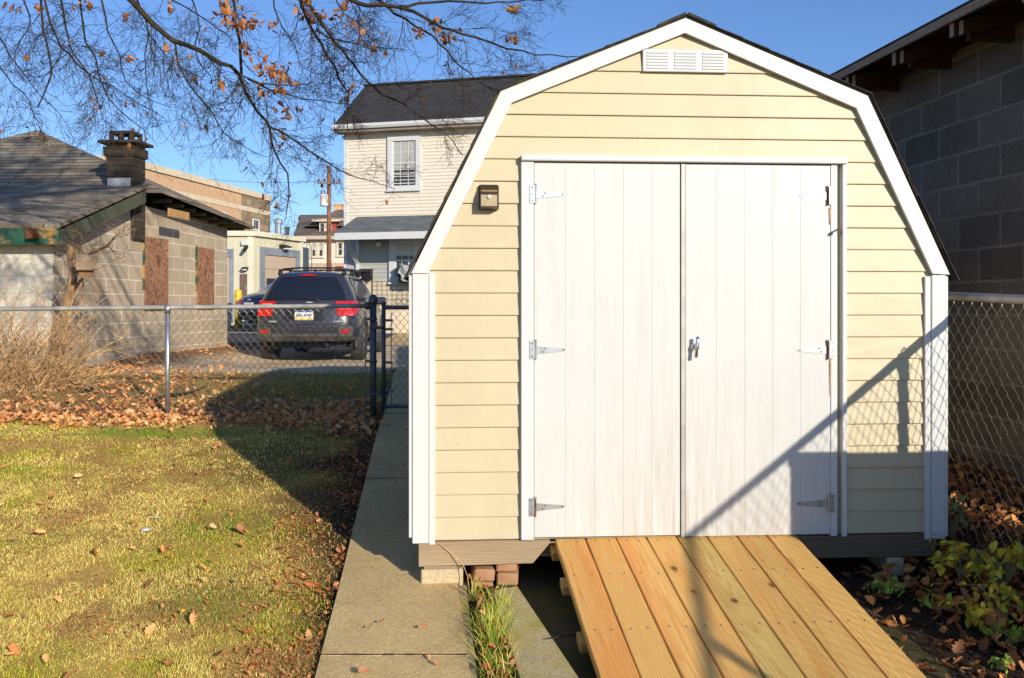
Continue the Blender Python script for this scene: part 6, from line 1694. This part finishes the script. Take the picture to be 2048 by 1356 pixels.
limb([(540,255),(575,270),(620,300),(660,330),(700,350),(745,364),(790,378)], 7.2, 8.2, 5, 1.2, lead=False)
LB.append(limb([(465,-20),(470,20),(478,80),(483,148)], 6.8, 6.9, 6, 6, 4.6))
LB.append(limb([(592,-15),(615,35),(634,76),(647,99),(667,132),(692,180),(698,192),(694,248),(700,264)], 7.0, 7.6, 8, 1.5, 4.8))
limb([(610,-15),(618,12),(659,64),(684,101),(706,128),(733,163),(762,186),(804,207),(840,231),(865,251),(905,280),(925,310)], 6.9, 7.8, 8, 1.5, 4.4)
limb([(634,60),(657,72),(729,91),(770,95),(812,101)], 7.0, 7.4, 4.5, 1.2, lead=False)
limb([(680,-20),(700,0),(733,12),(800,15),(851,35),(883,53),(924,68),(983,86),(1042,102),(1101,111),(1155,113)], 6.2, 6.4, 11, 1.8, 4.2, .8)
limb([(800,15),(840,8),(900,3),(970,6),(1020,4),(1085,2)], 6.3, 6.4, 7, 2.0, lead=False, tw=.7)
limb([(740,-15),(753,0),(789,27),(830,50),(865,74),(895,103),(922,136),(954,161),(992,183)], 6.4, 6.7, 7, 1.8, 4.9, .8)
limb([(82,-20),(82,0),(85,62),(102,147),(75,215)], 6.6, 6.7, 6, 3, 4.4, .4)
limb([(102,147),(117,115),(130,82)], 6.65, 6.6, 3, 2, lead=False, tw=.3)
limb([(85,-15),(113,75),(137,106),(178,150),(226,171),(273,205),(328,236)], 6.9, 7.6, 5, 1.2, 4.2)
limb([(122,-15),(133,68),(147,109),(181,150),(191,191),(205,236),(236,260)], 6.8, 7.4, 4.5, 1.2, 4.5)
limb([(158,-15),(174,82),(191,116),(212,191),(260,239),(287,260),(290,300)], 7.1, 7.6, 4.5, 1.2, 4.7)
limb([(-20,40),(0,72),(20,113),(44,144),(82,191),(126,236)], 6.8, 7.2, 4, 1.2, 4.3)
limb([(-20,110),(0,137),(27,167),(58,202),(68,232),(85,249)], 7.0, 7.2, 4, 1.2, 4.1)
limb([(270,-15),(284,20),(297,62),(290,106),(297,191),(308,226)], 7.1, 7.4, 4, 1.2, 4.6)
limb([(342,72),(369,157),(407,205),(437,246),(455,273),(489,294),(533,314)], 6.8, 7.5, 4.5, 1.2, lead=False)
limb([(478,147),(520,165),(581,169),(632,164)], 6.9, 7.2, 4, 1.2, lead=False)
limb([(495,157),(540,178),(581,191),(649,202),(702,208)], 6.9, 7.5, 4.5, 1.2, lead=False)
limb([(330,-10),(342,0),(410,41),(455,68)], 6.9, 7.1, 4, 2, 4.8)
limb([(40,-15),(60,30),(55,60),(30,100),(34,130)], 7.2, 7.5, 4, 1.2, 4.8)
limb([(200,-15),(215,60),(240,110),(250,160),(300,200),(345,215)], 7.4, 7.9, 4, 1.2, 5.0)
limb([(380,-15),(400,60),(392,110),(420,150),(430,200)], 7.4, 7.6, 3.5, 1.2, 5.0)
limb([(545,-15),(560,50),(590,90),(600,130),(640,150)], 7.4, 7.8, 3.5, 1.2, 5.0)
limb([(665,-15),(690,30),(720,50),(745,80)], 7.4, 7.6, 3.5, 1.2, 5.2)
# crown above the picture (it shades the block outbuilding)
for k in range(15):
    a = R(q.uniform(-35, 70)); z = q.uniform(6.0, 8.8); L = q.uniform(2.5, 5.2); s = Vector((.1, .2, z)); d = Vector((math.sin(a), math.cos(a), q.uniform(.15, .55)))
    pts_ = [s]; dd = d.normalized()
    for m in range(8): dd = (dd + Vector((q.gauss(0, .13), q.gauss(0, .13), q.gauss(-.02, .1)))).normalized(); pts_.append(pts_[-1] + dd * (L / 8))
    r0 = q.uniform(.04, .10); bmb.tube(pts_, list(np.linspace(r0, .008, 9)), 6, False)
    for i in range(2, 9):
        for _ in range(2):
            t = (pts_[i] - pts_[i-1]).normalized(); sd = Vector((q.gauss(0, 1), q.gauss(0, 1), q.gauss(0, 1))).normalized(); twig(pts_[i], t * .7 + sd, q.uniform(.5, 1.1), .012, 1)
for k in range(9):
    a = R(q.uniform(-25, 40)); s_ = Vector((.1, .2, q.uniform(6.6, 8.4))); dd = Vector((math.sin(a), math.cos(a), q.uniform(-.05, .25))).normalized(); L = q.uniform(2.6, 4.0); pts_ = [s_]
    for m in range(8): dd = (dd + Vector((q.gauss(0, .12), q.gauss(0, .12), q.gauss(0, .1)))).normalized(); pts_.append(pts_[-1] + dd * (L / 8))
    bmb.tube(pts_, list(np.linspace(q.uniform(.09, .14), .02, 9)), 7, False)
    for i in range(1, 9):
        for _ in range(3): twig(pts_[i], (pts_[i] - pts_[i-1]).normalized() * .6 + Vector((q.gauss(0, 1), q.gauss(0, 1), q.gauss(0, .6))).normalized(), q.uniform(.6, 1.2), .022, 1)
bmb.build('branches', BARK, oak, uv=False)
# clinging leaves
LPs = []
def cluster(px, py, D, n, sx, sy):
    for _ in range(n): LPs.append(P(px + q.gauss(0, sx), py + q.gauss(0, sy), D + q.gauss(0, .12)) - OB)
for cxx in ((455,15,6.8,46,14,18), (470,48,6.8,30,10,10), (500,50,6.8,26,10,7), (492,100,6.9,20,6,9), (540,140,6.9,55,18,12), (560,165,6.9,26,8,12), (527,187,6.9,16,6,7), (545,48,6.9,10,6,5), (612,15,7,28,12,12), (628,35,7,20,10,8), (665,35,7.1,18,14,8), (690,10,7,10,5,8), (700,48,7.1,10,8,6),
        (840,65,6.5,14,5,5), (870,45,6.4,14,6,6), (890,75,6.5,12,4,5), (908,75,6.4,5,4,4), (1027,22,6.4,14,5,4), (1027,78,6.5,9,5,4), (920,62,6.4,4,3,3), (745,100,7.1,9,7,6), (702,182,7.3,6,5,4), (560,215,7.1,8,10,6), (340,20,6.9,8,4,8), (250,36,6.9,6,4,4), (440,168,7,8,5,8), (265,118,7,7,6,4), (335,98,6.9,6,4,6), (395,163,7,6,4,5), (560,290,7.4,4,5,5), (580,232,7.3,6,8,5), (30,15,6.9,10,8,6), (80,15,7,6,6,6), (165,10,7,8,14,6), (600,220,7.4,5,6,5), (560,270,7.4,5,6,5)): cluster(*cxx)
LPs = np.array([list(v) for v in LPs + lf_pos]); n = len(LPs)
V, T, C = scatter(oak_leaf(), LPs, rs.uniform(.03, .072, n), rot_mats(n, 1.5, rs), leafcols(n, rs, np.array([[.42,.17,.05],[.52,.22,.06],[.30,.12,.04],[.20,.09,.045]])))
np_mesh('leaves', V, T, LEAFM, C, oak)
